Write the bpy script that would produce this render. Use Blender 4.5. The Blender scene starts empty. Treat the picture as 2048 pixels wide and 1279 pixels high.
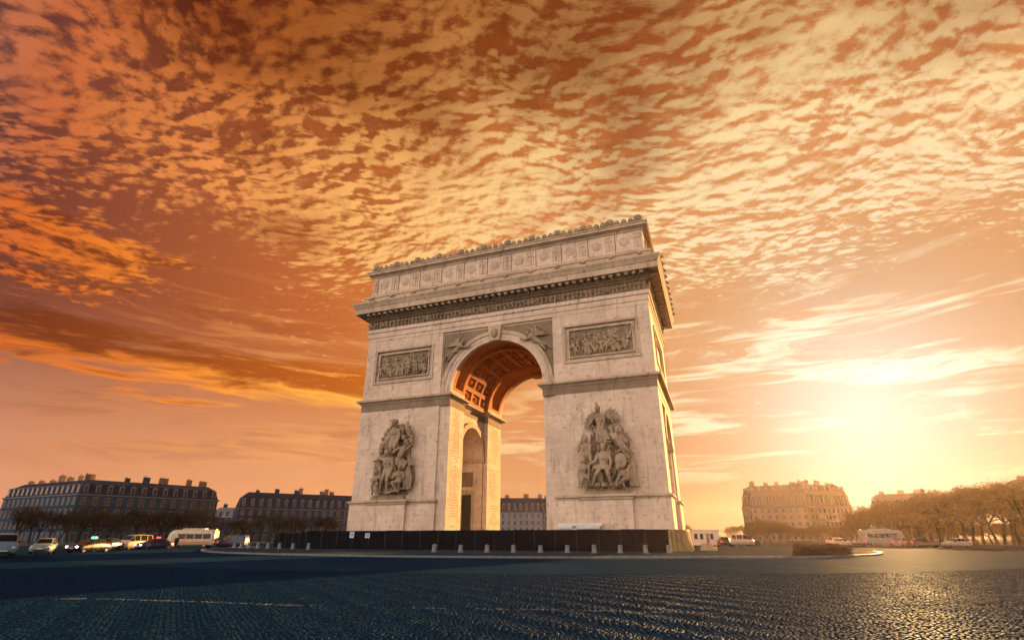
import bpy, bmesh, math, random
import numpy as np
from mathutils import Vector, Matrix, noise as mnoise

# ------------------------------------------------------------------ scene, camera, light
scn = bpy.context.scene
COL = scn.collection
R_ = math.radians

CAM_POS = Vector((27.23, -76.54, 1.608))
CAM_YAW, CAM_PITCH = 0.3562, 0.3961
cam_d = bpy.data.cameras.new('camera')
cam_d.sensor_width = 36.0
cam_d.lens = 36.0 * 1037.05 / 2048.0
cam_d.clip_start = 0.1
cam_d.clip_end = 6000.0
cam = bpy.data.objects.new('camera', cam_d)
COL.objects.link(cam)
cam.location = CAM_POS
cam.rotation_euler = (math.pi / 2 + CAM_PITCH, 0, CAM_YAW)
scn.camera = cam

scn.view_settings.view_transform = 'Standard'
scn.view_settings.look = 'None'
scn.view_settings.gamma = 1.0
scn.view_settings.exposure = 2.15
try:
    scn.view_settings.use_curve_mapping = False
except Exception:
    pass
scn.render.engine = 'CYCLES'
scn.cycles.use_denoising = True
scn.cycles.use_adaptive_sampling = True
scn.cycles.adaptive_threshold = 0.006
scn.cycles.adaptive_min_samples = 48
scn.cycles.max_bounces = 6
scn.cycles.volume_bounces = 0
scn.cycles.diffuse_bounces = 4
scn.cycles.sample_clamp_indirect = 4.0

SUN_EL, SUN_AZ = R_(10.2), R_(14.2)            # azimuth measured from +Y towards +X
SUN_DIR = Vector((math.sin(SUN_AZ) * math.cos(SUN_EL), math.cos(SUN_AZ) * math.cos(SUN_EL), math.sin(SUN_EL)))
sun_d = bpy.data.lights.new('sun', 'SUN')
sun_d.energy = 5.0
sun_d.color = (1.0, 0.50, 0.16)
sun_d.angle = R_(0.6)
sun = bpy.data.objects.new('sun', sun_d)
COL.objects.link(sun)
sun.location = SUN_DIR * 300
sun.rotation_euler = SUN_DIR.to_track_quat('Z', 'Y').to_euler()


class NT:
    """small helper for writing node trees as formulas"""
    def __init__(self, tree):
        self.t = tree

    def node(self, typ, **kw):
        n = self.t.nodes.new(typ)
        for k, v in kw.items():
            setattr(n, k, v)
        return n

    def link(self, a, b):
        self.t.links.new(a, b)

    def put(self, sock, v):
        if isinstance(v, bpy.types.NodeSocket):
            self.t.links.new(v, sock)
        elif v is not None:
            sock.default_value = v

    def m(self, op, a, b=None, c=None, clamp=False):
        n = self.node('ShaderNodeMath', operation=op, use_clamp=clamp)
        for i, v in enumerate((a, b, c)):
            if v is not None:
                self.put(n.inputs[i], v)
        return n.outputs[0]

    def v(self, op, a, b=None, scale=None):
        n = self.node('ShaderNodeVectorMath', operation=op)
        self.put(n.inputs[0], a)
        if b is not None:
            self.put(n.inputs[1], b)
        if scale is not None:
            self.put(n.inputs['Scale'], scale)
        return n.outputs['Value'] if op in ('DOT_PRODUCT', 'LENGTH', 'DISTANCE') else n.outputs[0]

    def xyz(self, x, y, z):
        n = self.node('ShaderNodeCombineXYZ')
        for i, v in enumerate((x, y, z)):
            self.put(n.inputs[i], v)
        return n.outputs[0]

    def sep(self, v):
        n = self.node('ShaderNodeSeparateXYZ')
        self.put(n.inputs[0], v)
        return n.outputs

    def ramp(self, fac, stops, interp='LINEAR'):
        n = self.node('ShaderNodeValToRGB')
        r = n.color_ramp
        r.interpolation = interp
        while len(r.elements) < len(stops):
            r.elements.new(0.5)
        for e, (p, c) in zip(r.elements, stops):
            e.position = p
            e.color = (c[0], c[1], c[2], 1) if hasattr(c, '__len__') else (c, c, c, 1)
        self.put(n.inputs[0], fac)
        return n.outputs[0]

    def step(self, x, a, b, lo=0.0, hi=1.0):
        n = self.node('ShaderNodeMapRange', interpolation_type='SMOOTHSTEP')
        self.put(n.inputs['Value'], x)
        n.inputs['From Min'].default_value = a
        n.inputs['From Max'].default_value = b
        n.inputs['To Min'].default_value = lo
        n.inputs['To Max'].default_value = hi
        return n.outputs['Result']

    def mix(self, f, a, b, blend='MIX'):
        n = self.node('ShaderNodeMix', data_type='RGBA', blend_type=blend)
        self.put(n.inputs['Factor'], f)
        for s, v in ((n.inputs[6], a), (n.inputs[7], b)):
            if isinstance(v, tuple) and len(v) == 3:
                v = v + (1,)
            self.put(s, v)
        return n.outputs[2]

    def noise(self, vec, scale, detail=4, rough=0.5, distort=0.0, color=False, dim='3D'):
        n = self.node('ShaderNodeTexNoise', noise_dimensions=dim)
        self.put(n.inputs['Vector'], vec)
        n.inputs['Scale'].default_value = scale
        n.inputs['Detail'].default_value = detail
        n.inputs['Roughness'].default_value = rough
        n.inputs['Distortion'].default_value = distort
        return n.outputs['Color' if color else 'Fac']

    def voronoi(self, vec, scale, feature='F1', smooth=None, rnd=1.0, out='Distance', dim='3D'):
        n = self.node('ShaderNodeTexVoronoi', feature=feature, voronoi_dimensions=dim)
        self.put(n.inputs['Vector'], vec)
        n.inputs['Scale'].default_value = scale
        n.inputs['Randomness'].default_value = rnd
        if smooth is not None and 'Smoothness' in n.inputs:
            n.inputs['Smoothness'].default_value = smooth
        return n.outputs[out]


def srgb(r, g, b, k=1.0):
    f = lambda c: (c / 255 / 12.92) if c <= 10 else ((c / 255 + 0.055) / 1.055) ** 2.4
    return (f(r) * k, f(g) * k, f(b) * k)


world = bpy.data.worlds.new('World')
scn.world = world
world.use_nodes = True

# ------------------------------------------------------------------ sky: sunset sky with altocumulus
def build_sky():
    t = world.node_tree
    t.nodes.clear()
    world.cycles.sampling_method = 'MANUAL'
    world.cycles.sample_map_resolution = 256
    N = NT(t)
    out = N.node('ShaderNodeOutputWorld')
    bg = N.node('ShaderNodeBackground')
    STR = 0.12
    bg.inputs['Strength'].default_value = STR
    N.link(bg.outputs[0], out.inputs[0])
    K = 1.0 / STR / (2 ** scn.view_settings.exposure)      # display-linear colours -> radiance before exposure
    sky = N.node('ShaderNodeTexSky')
    sky.sky_type = 'NISHITA'
    sky.sun_disc = False
    sky.sun_elevation = SUN_EL
    sky.sun_rotation = SUN_AZ
    sky.air_density = 1.4
    sky.dust_density = 3.0
    sky.ozone_density = 1.0
    tc = N.node('ShaderNodeTexCoord')
    d = N.v('NORMALIZE', tc.outputs['Generated'])
    s = N.sep(d)
    dz = N.m('MAXIMUM', s[2], 0.0)
    el = N.m('MULTIPLY', N.m('ARCSINE', dz), 57.2958)                       # elevation, degrees
    th = N.m('MULTIPLY', N.m('ARCCOSINE', N.v('DOT_PRODUCT', d, tuple(SUN_DIR))), 57.2958)   # degrees from the sun
    az = N.m('MULTIPLY', N.m('ARCTAN2', s[0], s[1]), 57.2958)               # degrees from +Y to +X
    inv = N.m('DIVIDE', 1.0, N.m('ADD', dz, 0.10))
    p = N.xyz(N.m('MULTIPLY', s[0], inv), N.m('MULTIPLY', s[1], inv), 0.0)
    no = lambda *a, **k: N.noise(*a, dim='2D', **k)

    # ---- clear sky colour: falls from straw near the sun to rust away from it, then to the boosted east
    t01 = N.m('DIVIDE', th, 180.0)
    EAST_FILL = 4.5  # added fill: unseen eastern sky brightened to light the arch's shaded front
    clear = N.ramp(t01, [(0.0, srgb(178, 160, 142)), (0.06, srgb(204, 160, 118)), (0.10, srgb(216, 156, 102)), (0.21, srgb(224, 138, 74)),
                         (0.30, srgb(200, 108, 54)), (0.38, srgb(164, 86, 52)), (0.46, srgb(98, 50, 46)), (0.51, srgb(112, 70, 64)), (0.57, srgb(160, 128, 130)),
                         (0.66, srgb(194, 166, 152, EAST_FILL)), (1.0, srgb(194, 172, 162, EAST_FILL))])
    horiz = N.ramp(t01, [(0.0, srgb(168, 146, 124)), (0.07, srgb(196, 148, 106)), (0.12, srgb(212, 148, 98)), (0.30, srgb(240, 166, 112)),
                         (0.42, srgb(228, 154, 112)), (0.54, srgb(200, 156, 140)), (0.66, srgb(206, 168, 146, EAST_FILL)), (1.0, srgb(204, 172, 152, EAST_FILL))])
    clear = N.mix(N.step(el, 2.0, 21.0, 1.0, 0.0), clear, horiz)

    # ---- cloud colours
    lit = N.ramp(t01, [(0.0, srgb(232, 220, 196)), (0.14, srgb(254, 226, 172)), (0.23, srgb(255, 210, 140)),
                       (0.30, srgb(254, 186, 106)), (0.37, srgb(242, 150, 78)), (0.44, srgb(206, 108, 58)), (0.50, srgb(186, 114, 84)), (0.57, srgb(238, 196, 166)), (0.66, srgb(252, 222, 192, EAST_FILL)), (1.0, srgb(252, 226, 198, EAST_FILL))])
    dark = N.ramp(t01, [(0.0, srgb(228, 164, 96)), (0.14, srgb(216, 126, 56)), (0.22, srgb(200, 98, 36)),
                        (0.30, srgb(168, 76, 30)), (0.37, srgb(120, 56, 34)), (0.45, srgb(66, 36, 40)), (0.50, srgb(74, 48, 52)), (0.57, srgb(140, 112, 110)), (0.66, srgb(184, 156, 142, EAST_FILL)), (1.0, srgb(184, 160, 150, EAST_FILL))])

    # ---- altocumulus field: puffs lit from the sun side
    warp = N.v('SUBTRACT', no(p, 1.1, 2, 0.5, color=True), (0.5, 0.5, 0.5))
    pw = N.v('ADD', p, N.v('SCALE', warp, scale=0.26))
    rot = N.node('ShaderNodeMapping')
    N.link(pw, rot.inputs['Vector'])
    rot.inputs['Rotation'].default_value = (0, 0, R_(-14))
    pr = N.v('MULTIPLY', rot.outputs[0], (0.80, 1.22, 1.0))
    warp2 = N.v('SUBTRACT', no(pr, 20.0, 4, 0.62, color=True), (0.5, 0.5, 0.5))
    pr2 = N.v('ADD', pr, N.v('SCALE', warp2, scale=0.065))
    cell = N.voronoi(pr2, 28.0, 'F1', rnd=1.0, dim='2D')
    na = no(pr, 18.0, 6, 0.55)
    nb = no(N.v('ADD', pr, (0.004, 0.016, 0.0)), 18.0, 5, 0.53)
    mid = no(pr, 8.5, 3, 0.55)
    cov = no(N.v('ADD', p, (3.7, 1.9, 0)), 1.15, 3, 0.5)
    h = N.m('SUBTRACT', 0.40, N.m('MULTIPLY', N.m('POWER', cell, 1.3), 1.30))
    h = N.m('ADD', h, N.m('MULTIPLY', N.m('SUBTRACT', na, 0.5), 1.6))
    h = N.m('ADD', h, N.m('MULTIPLY', N.m('SUBTRACT', mid, 0.5), 0.9))
    sheet = no(N.v('ADD', p, (5.3, 2.1, 0)), 2.6, 4, 0.55)
    h = N.m('ADD', h, N.m('MULTIPLY', N.m('SUBTRACT', sheet, 0.5), 1.2))
    # coverage: the field fills the upper sky and frays out towards the horizon
    c = N.m('ADD', N.m('MULTIPLY', N.m('SUBTRACT', cov, 0.5), 1.6), N.step(el, 19.0, 30.0, -0.95, 0.72))
    # an open gap in the field, away from the sun
    gx = N.m('DIVIDE', N.m('ADD', az, 58.0), 12.0)
    gy = N.m('DIVIDE', N.m('SUBTRACT', el, 27.5), 4.5)
    gap = N.m('EXPONENT', N.m('MULTIPLY', N.m('ADD', N.m('MULTIPLY', gx, gx), N.m('MULTIPLY', gy, gy)), -1.0))
    c = N.m('SUBTRACT', c, N.m('MULTIPLY', gap, 1.0))
    hc = N.m('ADD', h, c)
    alto = N.step(hc, -0.34, 0.54)
    relief = N.m('ADD', N.m('MULTIPLY', N.m('SUBTRACT', na, nb), 4.2), N.m('MULTIPLY', N.m('SUBTRACT', 0.42, cell), 0.9))
    relief = N.m('ADD', relief, N.m('MULTIPLY', N.m('SUBTRACT', mid, 0.5), 0.9))
    relief = N.m('ADD', N.m('MULTIPLY', relief, N.step(sheet, 0.30, 0.70, 1.15, 0.55)), N.m('MULTIPLY', N.m('SUBTRACT', sheet, 0.5), 0.7))
    crest = N.step(relief, -0.62, 0.42)
    # thick, unlit masses and the heavy deck overhead
    thick = N.step(no(N.v('ADD', p, (9.1, 4.2, 0)), 1.6, 5, 0.62), 0.54, 0.74)
    deck = N.step(N.m('ADD', el, N.m('MULTIPLY', N.m('SUBTRACT', no(p, 2.3, 4, 0.6), 0.5), 26.0)), 32.0, 51.0, 1.0, 0.29)
    deckc = N.xyz(N.m('POWER', deck, 0.75), deck, N.m('POWER', deck, 1.15))

    # ---- low streaks and banks, stretched along the horizon
    lowv = N.xyz(N.m('MULTIPLY', az, 0.028), N.m('MULTIPLY', el, 0.21), 0.0)
    lw = N.v('SUBTRACT', no(lowv, 1.6, 2, 0.5, color=True), (0.5, 0.5, 0.5))
    lowp = N.v('ADD', lowv, N.v('SCALE', lw, scale=0.5))
    ln = no(lowp, 1.9, 7, 0.62)
    ln2 = no(lowp, 4.4, 5, 0.62)
    low = N.m('MULTIPLY', N.step(ln, 0.46, 0.62), N.m('MULTIPLY', N.step(el, 3.5, 8.0), N.step(el, 19.0, 27.0, 1.0, 0.0)))
    low = N.m('MULTIPLY', low, N.step(th, 8.0, 62.0, 1.0, 0.35))
    # one long bank over the roofs away from the sun
    bel = N.m('ADD', el, N.m('MULTIPLY', N.m('SUBTRACT', ln, 0.5), 9.0))
    bank = N.m('MULTIPLY', N.step(bel, 11.6, 13.6), N.step(bel, 15.8, 18.4, 1.0, 0.0))
    bank = N.m('MULTIPLY', bank, N.m('MULTIPLY', N.step(az, -34.0, -8.0, 1.0, 0.0), N.step(az, -150.0, -90.0)))
    bank = N.m('MULTIPLY', bank, N.step(N.m('ADD', ln2, N.m('MULTIPLY', bank, 0.35)), 0.50, 0.74))
    bshade = N.step(N.m('ADD', N.m('MULTIPLY', N.m('SUBTRACT', ln2, 0.5), 1.6), N.m('MULTIPLY', N.m('SUBTRACT', bel, 14.4), 0.22)), -0.40, 0.22)
    # a glowing heap of cloud above it
    hx = N.m('DIVIDE', N.m('ADD', az, 70.0), 13.0)
    hy = N.m('DIVIDE', N.m('SUBTRACT', el, 22.3), 4.6)
    heap = N.m('SUBTRACT', 1.0, N.m('ADD', N.m('MULTIPLY', hx, hx), N.m('MULTIPLY', hy, hy)))
    heap = N.step(N.m('ADD', heap, N.m('MULTIPLY', N.m('SUBTRACT', N.m('ADD', N.m('MULTIPLY', na, 0.25), N.m('MULTIPLY', ln, 0.75)), 0.5), 4.2)), 0.0, 0.55)

    gold = N.v('MULTIPLY', lit, (1.15, 0.98, 0.50))
    golddark = N.v('MULTIPLY', N.mix(0.16, dark, gold), (1.05, 0.9, 0.65))
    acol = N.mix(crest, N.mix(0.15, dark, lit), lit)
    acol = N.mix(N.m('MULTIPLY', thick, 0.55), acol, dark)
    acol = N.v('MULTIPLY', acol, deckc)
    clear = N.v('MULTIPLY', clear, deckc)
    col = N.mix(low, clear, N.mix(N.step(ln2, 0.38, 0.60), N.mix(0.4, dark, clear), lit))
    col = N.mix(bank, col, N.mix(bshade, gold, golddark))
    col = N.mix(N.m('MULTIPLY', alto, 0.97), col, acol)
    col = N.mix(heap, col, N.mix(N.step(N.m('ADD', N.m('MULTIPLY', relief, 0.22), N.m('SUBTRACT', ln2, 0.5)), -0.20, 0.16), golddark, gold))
    # aureole of the low sun
    glow = N.m('ADD', N.m('MULTIPLY', N.m('EXPONENT', N.m('MULTIPLY', N.m('MULTIPLY', th, th), -0.012)), 0.36), N.m('MULTIPLY', N.m('EXPONENT', N.m('MULTIPLY', th, -0.12)), 0.12))
    gl = N.mix(1.0, (0.78, 0.94, 1.0), N.xyz(glow, glow, glow), 'MULTIPLY')
    col = N.mix(1.0, col, gl, 'ADD')
    col = N.v('SCALE', col, scale=K)
    # the physical sky underneath: takes over as the sunset colours run out behind the viewer
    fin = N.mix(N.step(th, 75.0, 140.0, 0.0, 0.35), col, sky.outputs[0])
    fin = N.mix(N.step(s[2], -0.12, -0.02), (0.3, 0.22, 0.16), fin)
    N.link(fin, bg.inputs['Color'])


build_sky()

# ------------------------------------------------------------------ helpers
class MB:
    """collects shapes and links them as ONE mesh object"""
    def __init__(self):
        self.v, self.f = [], []

    def add(self, vs, fs):
        o = len(self.v)
        self.v.extend([tuple(p) for p in vs])
        self.f.extend([tuple(i + o for i in f) for f in fs])
        return self

    def box(self, x0, x1, y0, y1, z0, z1):
        vs = [(x0, y0, z0), (x1, y0, z0), (x1, y1, z0), (x0, y1, z0), (x0, y0, z1), (x1, y0, z1), (x1, y1, z1), (x0, y1, z1)]
        return self.add(vs, [(0, 3, 2, 1), (4, 5, 6, 7), (0, 1, 5, 4), (1, 2, 6, 5), (2, 3, 7, 6), (3, 0, 4, 7)])

    def obox(self, c, ux, uy, uz, hx, hy, hz):
        """oriented box: centre, three unit axes, half sizes"""
        c, ux, uy, uz = Vector(c), Vector(ux), Vector(uy), Vector(uz)
        vs = []
        for sz in (-1, 1):
            for sx, sy in ((-1, -1), (1, -1), (1, 1), (-1, 1)):
                vs.append(c + ux * hx * sx + uy * hy * sy + uz * hz * sz)
        return self.add(vs, [(0, 3, 2, 1), (4, 5, 6, 7), (0, 1, 5, 4), (1, 2, 6, 5), (2, 3, 7, 6), (3, 0, 4, 7)])

    def prism(self, poly, fn0, fn1):
        """poly: list of 2-D points; fn0/fn1 place them in space at the two ends"""
        n = len(poly)
        vs = [fn0(*p) for p in poly] + [fn1(*p) for p in poly]
        fs = [tuple(range(n))[::-1], tuple(range(n, 2 * n))]
        fs += [(i, (i + 1) % n, n + (i + 1) % n, n + i) for i in range(n)]
        return self.add(vs, fs)

    def arcbox(self, r0, r1, a0, a1, y0, y1, cz, seg=24, cx=0.0, axis='Y'):
        """curved bar of a vault: radii r0..r1, angles a0..a1 (from +X, radians), between y0 and y1"""
        vs = []
        for i in range(seg + 1):
            a = a0 + (a1 - a0) * i / seg
            for r, y in ((r0, y0), (r0, y1), (r1, y1), (r1, y0)):
                if axis == 'Y':
                    vs.append((cx + r * math.cos(a), y, cz + r * math.sin(a)))
                else:
                    vs.append((y, cx + r * math.cos(a), cz + r * math.sin(a)))
        fs = [(0, 1, 2, 3), tuple(4 * seg + k for k in (3, 2, 1, 0))]
        for i in range(seg):
            for k in range(4):
                a, b = 4 * i + k, 4 * i + (k + 1) % 4
                fs.append((a, a + 4, b + 4, b))
        return self.add(vs, fs)

    def sweep(self, poly, prof):
        """closed profile [(offset, z)] swept round a closed polygon (counter-clockwise) with mitred corners"""
        n, m = len(poly), len(prof)
        offs = {}
        for k, (o, z) in enumerate(prof):
            pts = offset_poly(poly, o)
            offs[k] = [(x, y, z) for x, y in pts]
        vs = [offs[k][i] for k in range(m) for i in range(n)]
        fs = []
        for k in range(m):
            k2 = (k + 1) % m
            for i in range(n):
                i2 = (i + 1) % n
                fs.append((k * n + i, k * n + i2, k2 * n + i2, k2 * n + i))
        return self.add(vs, fs)

    def capsule(self, p0, p1, r0, r1, seg=8, flat=None):
        p0, p1 = Vector(p0), Vector(p1)
        ax = p1 - p0
        L = ax.length
        if L < 1e-5:
            ax, L = Vector((0, 0, 1)), 1e-5
        ax = ax / L
        t = ax.orthogonal().normalized()
        b = ax.cross(t)
        rings = []
        for k, a in enumerate((-75, -45, -15)):
            rings.append((p0 + ax * (r0 * math.sin(R_(a))), r0 * math.cos(R_(a))))
        for k, a in enumerate((15, 45, 75)):
            rings.append((p1 + ax * (r1 * math.sin(R_(a))), r1 * math.cos(R_(a))))
        vs = []
        for c, r in rings:
            for i in range(seg):
                a = 2 * math.pi * i / seg
                vs.append(c + (t * math.cos(a) + b * math.sin(a)) * r)
        fs = [tuple(range(seg))[::-1], tuple(range(5 * seg, 6 * seg))]
        for k in range(5):
            for i in range(seg):
                j = (i + 1) % seg
                fs.append((k * seg + i, k * seg + j, (k + 1) * seg + j, (k + 1) * seg + i))
        return self.add(vs, fs)

    def ellipsoid(self, c, rx, ry, rz, seg=12, rings=7, rot=None):
        c = Vector(c)
        vs = [Vector((0, 0, -rz))]
        for k in range(1, rings):
            a = -math.pi / 2 + math.pi * k / rings
            for i in range(seg):
                b = 2 * math.pi * i / seg
                vs.append(Vector((rx * math.cos(a) * math.cos(b), ry * math.cos(a) * math.sin(b), rz * math.sin(a))))
        vs.append(Vector((0, 0, rz)))
        if rot is not None:
            vs = [rot @ q for q in vs]
        vs = [c + q for q in vs]
        fs = [(0, 1 + (i + 1) % seg, 1 + i) for i in range(seg)]
        for k in range(rings - 2):
            for i in range(seg):
                j = (i + 1) % seg
                o = 1 + k * seg
                fs.append((o + i, o + j, o + seg + j, o + seg + i))
        top = len(vs) - 1
        o = 1 + (rings - 2) * seg
        fs += [(o + i, o + (i + 1) % seg, top) for i in range(seg)]
        return self.add(vs, fs)

    def lathe(self, prof, c=(0, 0, 0), seg=16):
        """prof [(r, z)] from bottom to top"""
        vs, fs = [], []
        for r, z in prof:
            for i in range(seg):
                a = 2 * math.pi * i / seg
                vs.append((c[0] + r * math.cos(a), c[1] + r * math.sin(a), c[2] + z))
        for k in range(len(prof) - 1):
            for i in range(seg):
                j = (i + 1) % seg
                fs.append((k * seg + i, k * seg + j, (k + 1) * seg + j, (k + 1) * seg + i))
        fs.append(tuple(range(seg))[::-1])
        fs.append(tuple(range((len(prof) - 1) * seg, len(prof) * seg)))
        return self.add(vs, fs)

    def mesh(self, name, mat=None, smooth=False):
        me = bpy.data.meshes.new(name)
        me.from_pydata(self.v, [], self.f)
        if mat is not None:
            me.materials.append(mat)
        bm = bmesh.new()
        bm.from_mesh(me)
        bmesh.ops.recalc_face_normals(bm, faces=bm.faces)
        if smooth:
            for f in bm.faces:
                f.smooth = True
        bm.to_mesh(me)
        bm.free()
        return me

    def build(self, name, mat, parent=None, smooth=False):
        return obj(name, self.mesh(name, mat, smooth), parent)


def offset_poly(poly, o):
    n = len(poly)
    out = []
    for i in range(n):
        p, c, q = Vector(poly[i - 1]), Vector(poly[i]), Vector(poly[(i + 1) % n])
        e0, e1 = (c - p).normalized(), (q - c).normalized()
        n0, n1 = Vector((e0.y, -e0.x)), Vector((e1.y, -e1.x))
        k = 1 + n0.dot(n1)
        m = (n0 + n1) / max(k, 0.2)
        out.append((c.x + m.x * o, c.y + m.y * o))
    return out


def obj(name, me, parent=None, loc=None, rot=None, scale=None):
    o = bpy.data.objects.new(name, me)
    COL.objects.link(o)
    if parent is not None:
        o.parent = parent
    if loc is not None:
        o.location = loc
    if rot is not None:
        o.rotation_euler = rot
    if scale is not None:
        o.scale = scale
    return o


def tag(o, label, cat, group=None):
    o['label'] = label
    o['category'] = cat
    if group:
        o['group'] = group
    return o


def thing(name, label, cat, loc=(0, 0, 0), rz=0.0, group=None):
    o = obj(name, None, None, loc, (0, 0, rz))
    o.empty_display_size = 0.5
    return tag(o, label, cat, group)


def struct(o, kind='structure'):
    o['kind'] = kind
    return o


def copy_tree(o, parent=None):
    c = o.copy()
    COL.objects.link(c)
    c.parent = parent
    for ch in list(o.children):
        copy_tree(ch, c)
    return c


def remeshed(mb, name, mat, voxel, smooth_it=2):
    """one continuous carved surface out of overlapping limbs"""
    me = mb.mesh(name)
    o = bpy.data.objects.new('tmp', me)
    COL.objects.link(o)
    r = o.modifiers.new('r', 'REMESH')
    r.mode = 'VOXEL'
    r.voxel_size = voxel
    r.use_smooth_shade = True
    if smooth_it:
        s = o.modifiers.new('s', 'SMOOTH')
        s.iterations = smooth_it
        s.factor = 0.5
    dg = bpy.context.evaluated_depsgraph_get()
    dg.update()
    new = bpy.data.meshes.new_from_object(o.evaluated_get(dg))
    new.name = name
    bpy.data.objects.remove(o)
    new.materials.clear()
    if mat is not None:
        new.materials.append(mat)
    return new


# ------------------------------------------------------------------ materials
def material(name, base, rough=0.8, spec=0.3, metallic=0.0):
    m = bpy.data.materials.new(name)
    m.use_nodes = True
    b = m.node_tree.nodes['Principled BSDF']
    b.inputs['Base Color'].default_value = (*base, 1)
    b.inputs['Roughness'].default_value = rough
    b.inputs['Specular IOR Level'].default_value = spec
    b.inputs['Metallic'].default_value = metallic
    return m, NT(m.node_tree), b


def noisy(name, a, b_, scale=3.0, rough=0.85, spec=0.25, bump=0.0, bscale=20.0, detail=5, bdist=0.03):
    m, N, b = material(name, a, rough, spec)
    tc = N.node('ShaderNodeTexCoord')
    n = N.noise(tc.outputs['Object'], scale, detail, 0.6)
    N.link(N.mix(N.step(n, 0.32, 0.68), a, b_), b.inputs['Base Color'])
    if bump:
        bn = N.node('ShaderNodeBump')
        bn.inputs['Strength'].default_value = bump
        bn.inputs['Distance'].default_value = bdist
        N.link(N.noise(tc.outputs['Object'], bscale, 4, 0.6), bn.inputs['Height'])
        N.link(bn.outputs[0], b.inputs['Normal'])
    return m


def stone_mat(name, pale, mid, soot, soot_amt, joints=True):
    """weathered limestone: pale blocks, blotches, rain streaks, fine joints"""
    m, N, b = material(name, pale, 0.9, 0.15)
    geo = N.node('ShaderNodeNewGeometry')
    P = geo.outputs['Position']
    s = N.sep(P)
    u = N.m('ADD', s[0], s[1])
    flat = N.xyz(u, s[2], 0.0)
    big = N.noise(P, 0.35, 5, 0.62)
    blotch = N.noise(P, 1.6, 6, 0.68)
    streak = N.noise(N.xyz(N.m('MULTIPLY', u, 1.6), N.m('MULTIPLY', s[2], 0.16), 3.0), 1.0, 5, 0.6)
    col = N.mix(N.step(big, 0.35, 0.68), pale, mid)
    br = N.node('ShaderNodeTexBrick')
    N.put(br.inputs['Vector'], flat)
    br.inputs['Scale'].default_value = 1.0
    br.inputs['Brick Width'].default_value = 1.7
    br.inputs['Row Height'].default_value = 0.72
    br.inputs['Mortar Size'].default_value = 0.012
    br.inputs['Mortar Smooth'].default_value = 0.3
    br.inputs['Color1'].default_value = (1, 1, 1, 1)
    br.inputs['Color2'].default_value = (0.89, 0.88, 0.87, 1)
    br.inputs['Mortar'].default_value = (0.66, 0.63, 0.60, 1)
    if joints:
        col = N.mix(0.85, col, br.outputs['Color'], 'MULTIPLY')
    stain = N.m('MULTIPLY', N.step(blotch, 0.52, 0.74), soot_amt)
    col = N.mix(stain, col, soot)
    col = N.mix(N.m('MULTIPLY', N.step(streak, 0.52, 0.76), soot_amt * 0.9), col, soot)
    pits = N.noise(P, 7.0, 4, 0.7)
    col = N.mix(N.m('MULTIPLY', N.step(pits, 0.62, 0.76), 0.35), col, soot)
    N.link(col, b.inputs['Base Color'])
    bn = N.node('ShaderNodeBump')
    bn.inputs['Strength'].default_value = 0.5
    bn.inputs['Distance'].default_value = 0.05
    hgt = N.m('ADD', N.m('MULTIPLY', pits, 0.5), N.m('MULTIPLY', br.outputs['Fac'], -0.4 if joints else 0.0))
    N.link(hgt, bn.inputs['Height'])
    N.link(bn.outputs[0], b.inputs['Normal'])
    return m


M = {}
M['stone'] = stone_mat('limestone', (0.70, 0.57, 0.465), (0.57, 0.46, 0.375), (0.20, 0.165, 0.14), 0.75)
M['trim'] = stone_mat('limestone_trim', (0.54, 0.43, 0.325), (0.40, 0.315, 0.24), (0.15, 0.12, 0.095), 0.8, joints=False)
M['patina_shade'] = stone_mat('limestone_patina_shade', (0.26, 0.20, 0.145), (0.19, 0.145, 0.105), (0.07, 0.055, 0.04), 0.6, joints=False)  # dirt patina, darkened further as painted shade behind and between the carvings
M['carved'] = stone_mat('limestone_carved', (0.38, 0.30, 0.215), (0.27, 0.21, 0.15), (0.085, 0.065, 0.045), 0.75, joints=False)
M['vault'] = stone_mat('limestone_vault_glow', (0.56, 0.22, 0.065), (0.40, 0.14, 0.038), (0.12, 0.045, 0.015), 0.4, joints=False)  # orange sunset glow painted into the colour of the vault stone
M['engraved'] = noisy('engraved_lettering', (0.42, 0.33, 0.26), (0.52, 0.42, 0.34), 1.2)
M['shield'] = stone_mat('limestone_shield', (0.54, 0.43, 0.33), (0.43, 0.34, 0.26), (0.16, 0.13, 0.10), 0.5, joints=False)
M['bronze'] = noisy('dark_bronze', (0.03, 0.028, 0.022), (0.05, 0.045, 0.03), 3.0, 0.5, 0.4)
M['kerb'] = noisy('granite_kerb', (0.10, 0.115, 0.13), (0.15, 0.165, 0.18), 2.0, 0.7, 0.2, 0.3, 30)
M['bollard'] = noisy('granite_bollard', (0.20, 0.22, 0.25), (0.14, 0.155, 0.18), 5.0, 0.8, 0.25, 0.3, 40)
M['hoard'] = noisy('black_hoarding', (0.004, 0.006, 0.010), (0.007, 0.009, 0.014), 1.2, 0.8, 0.03)
M['hoard_post'] = noisy('black_steel', (0.012, 0.013, 0.016), (0.02, 0.02, 0.024), 3.0, 0.5, 0.3)
M['tarp'] = noisy('olive_tarpaulin', (0.20, 0.15, 0.07), (0.30, 0.23, 0.12), 1.0, 0.75, 0.2, 0.3, 6)
M['bus_white'] = noisy('grey_white_paint', (0.30, 0.29, 0.28), (0.24, 0.235, 0.23), 1.0, 0.4, 0.3)
M['white'] = noisy('white_paint', (0.62, 0.62, 0.62), (0.52, 0.53, 0.54), 3.0, 0.6, 0.3)
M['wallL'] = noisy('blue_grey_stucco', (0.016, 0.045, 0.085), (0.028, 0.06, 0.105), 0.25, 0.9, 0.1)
M['wallL2'] = noisy('grey_stone_wall', (0.012, 0.036, 0.07), (0.022, 0.05, 0.09), 0.25, 0.9, 0.1)
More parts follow.
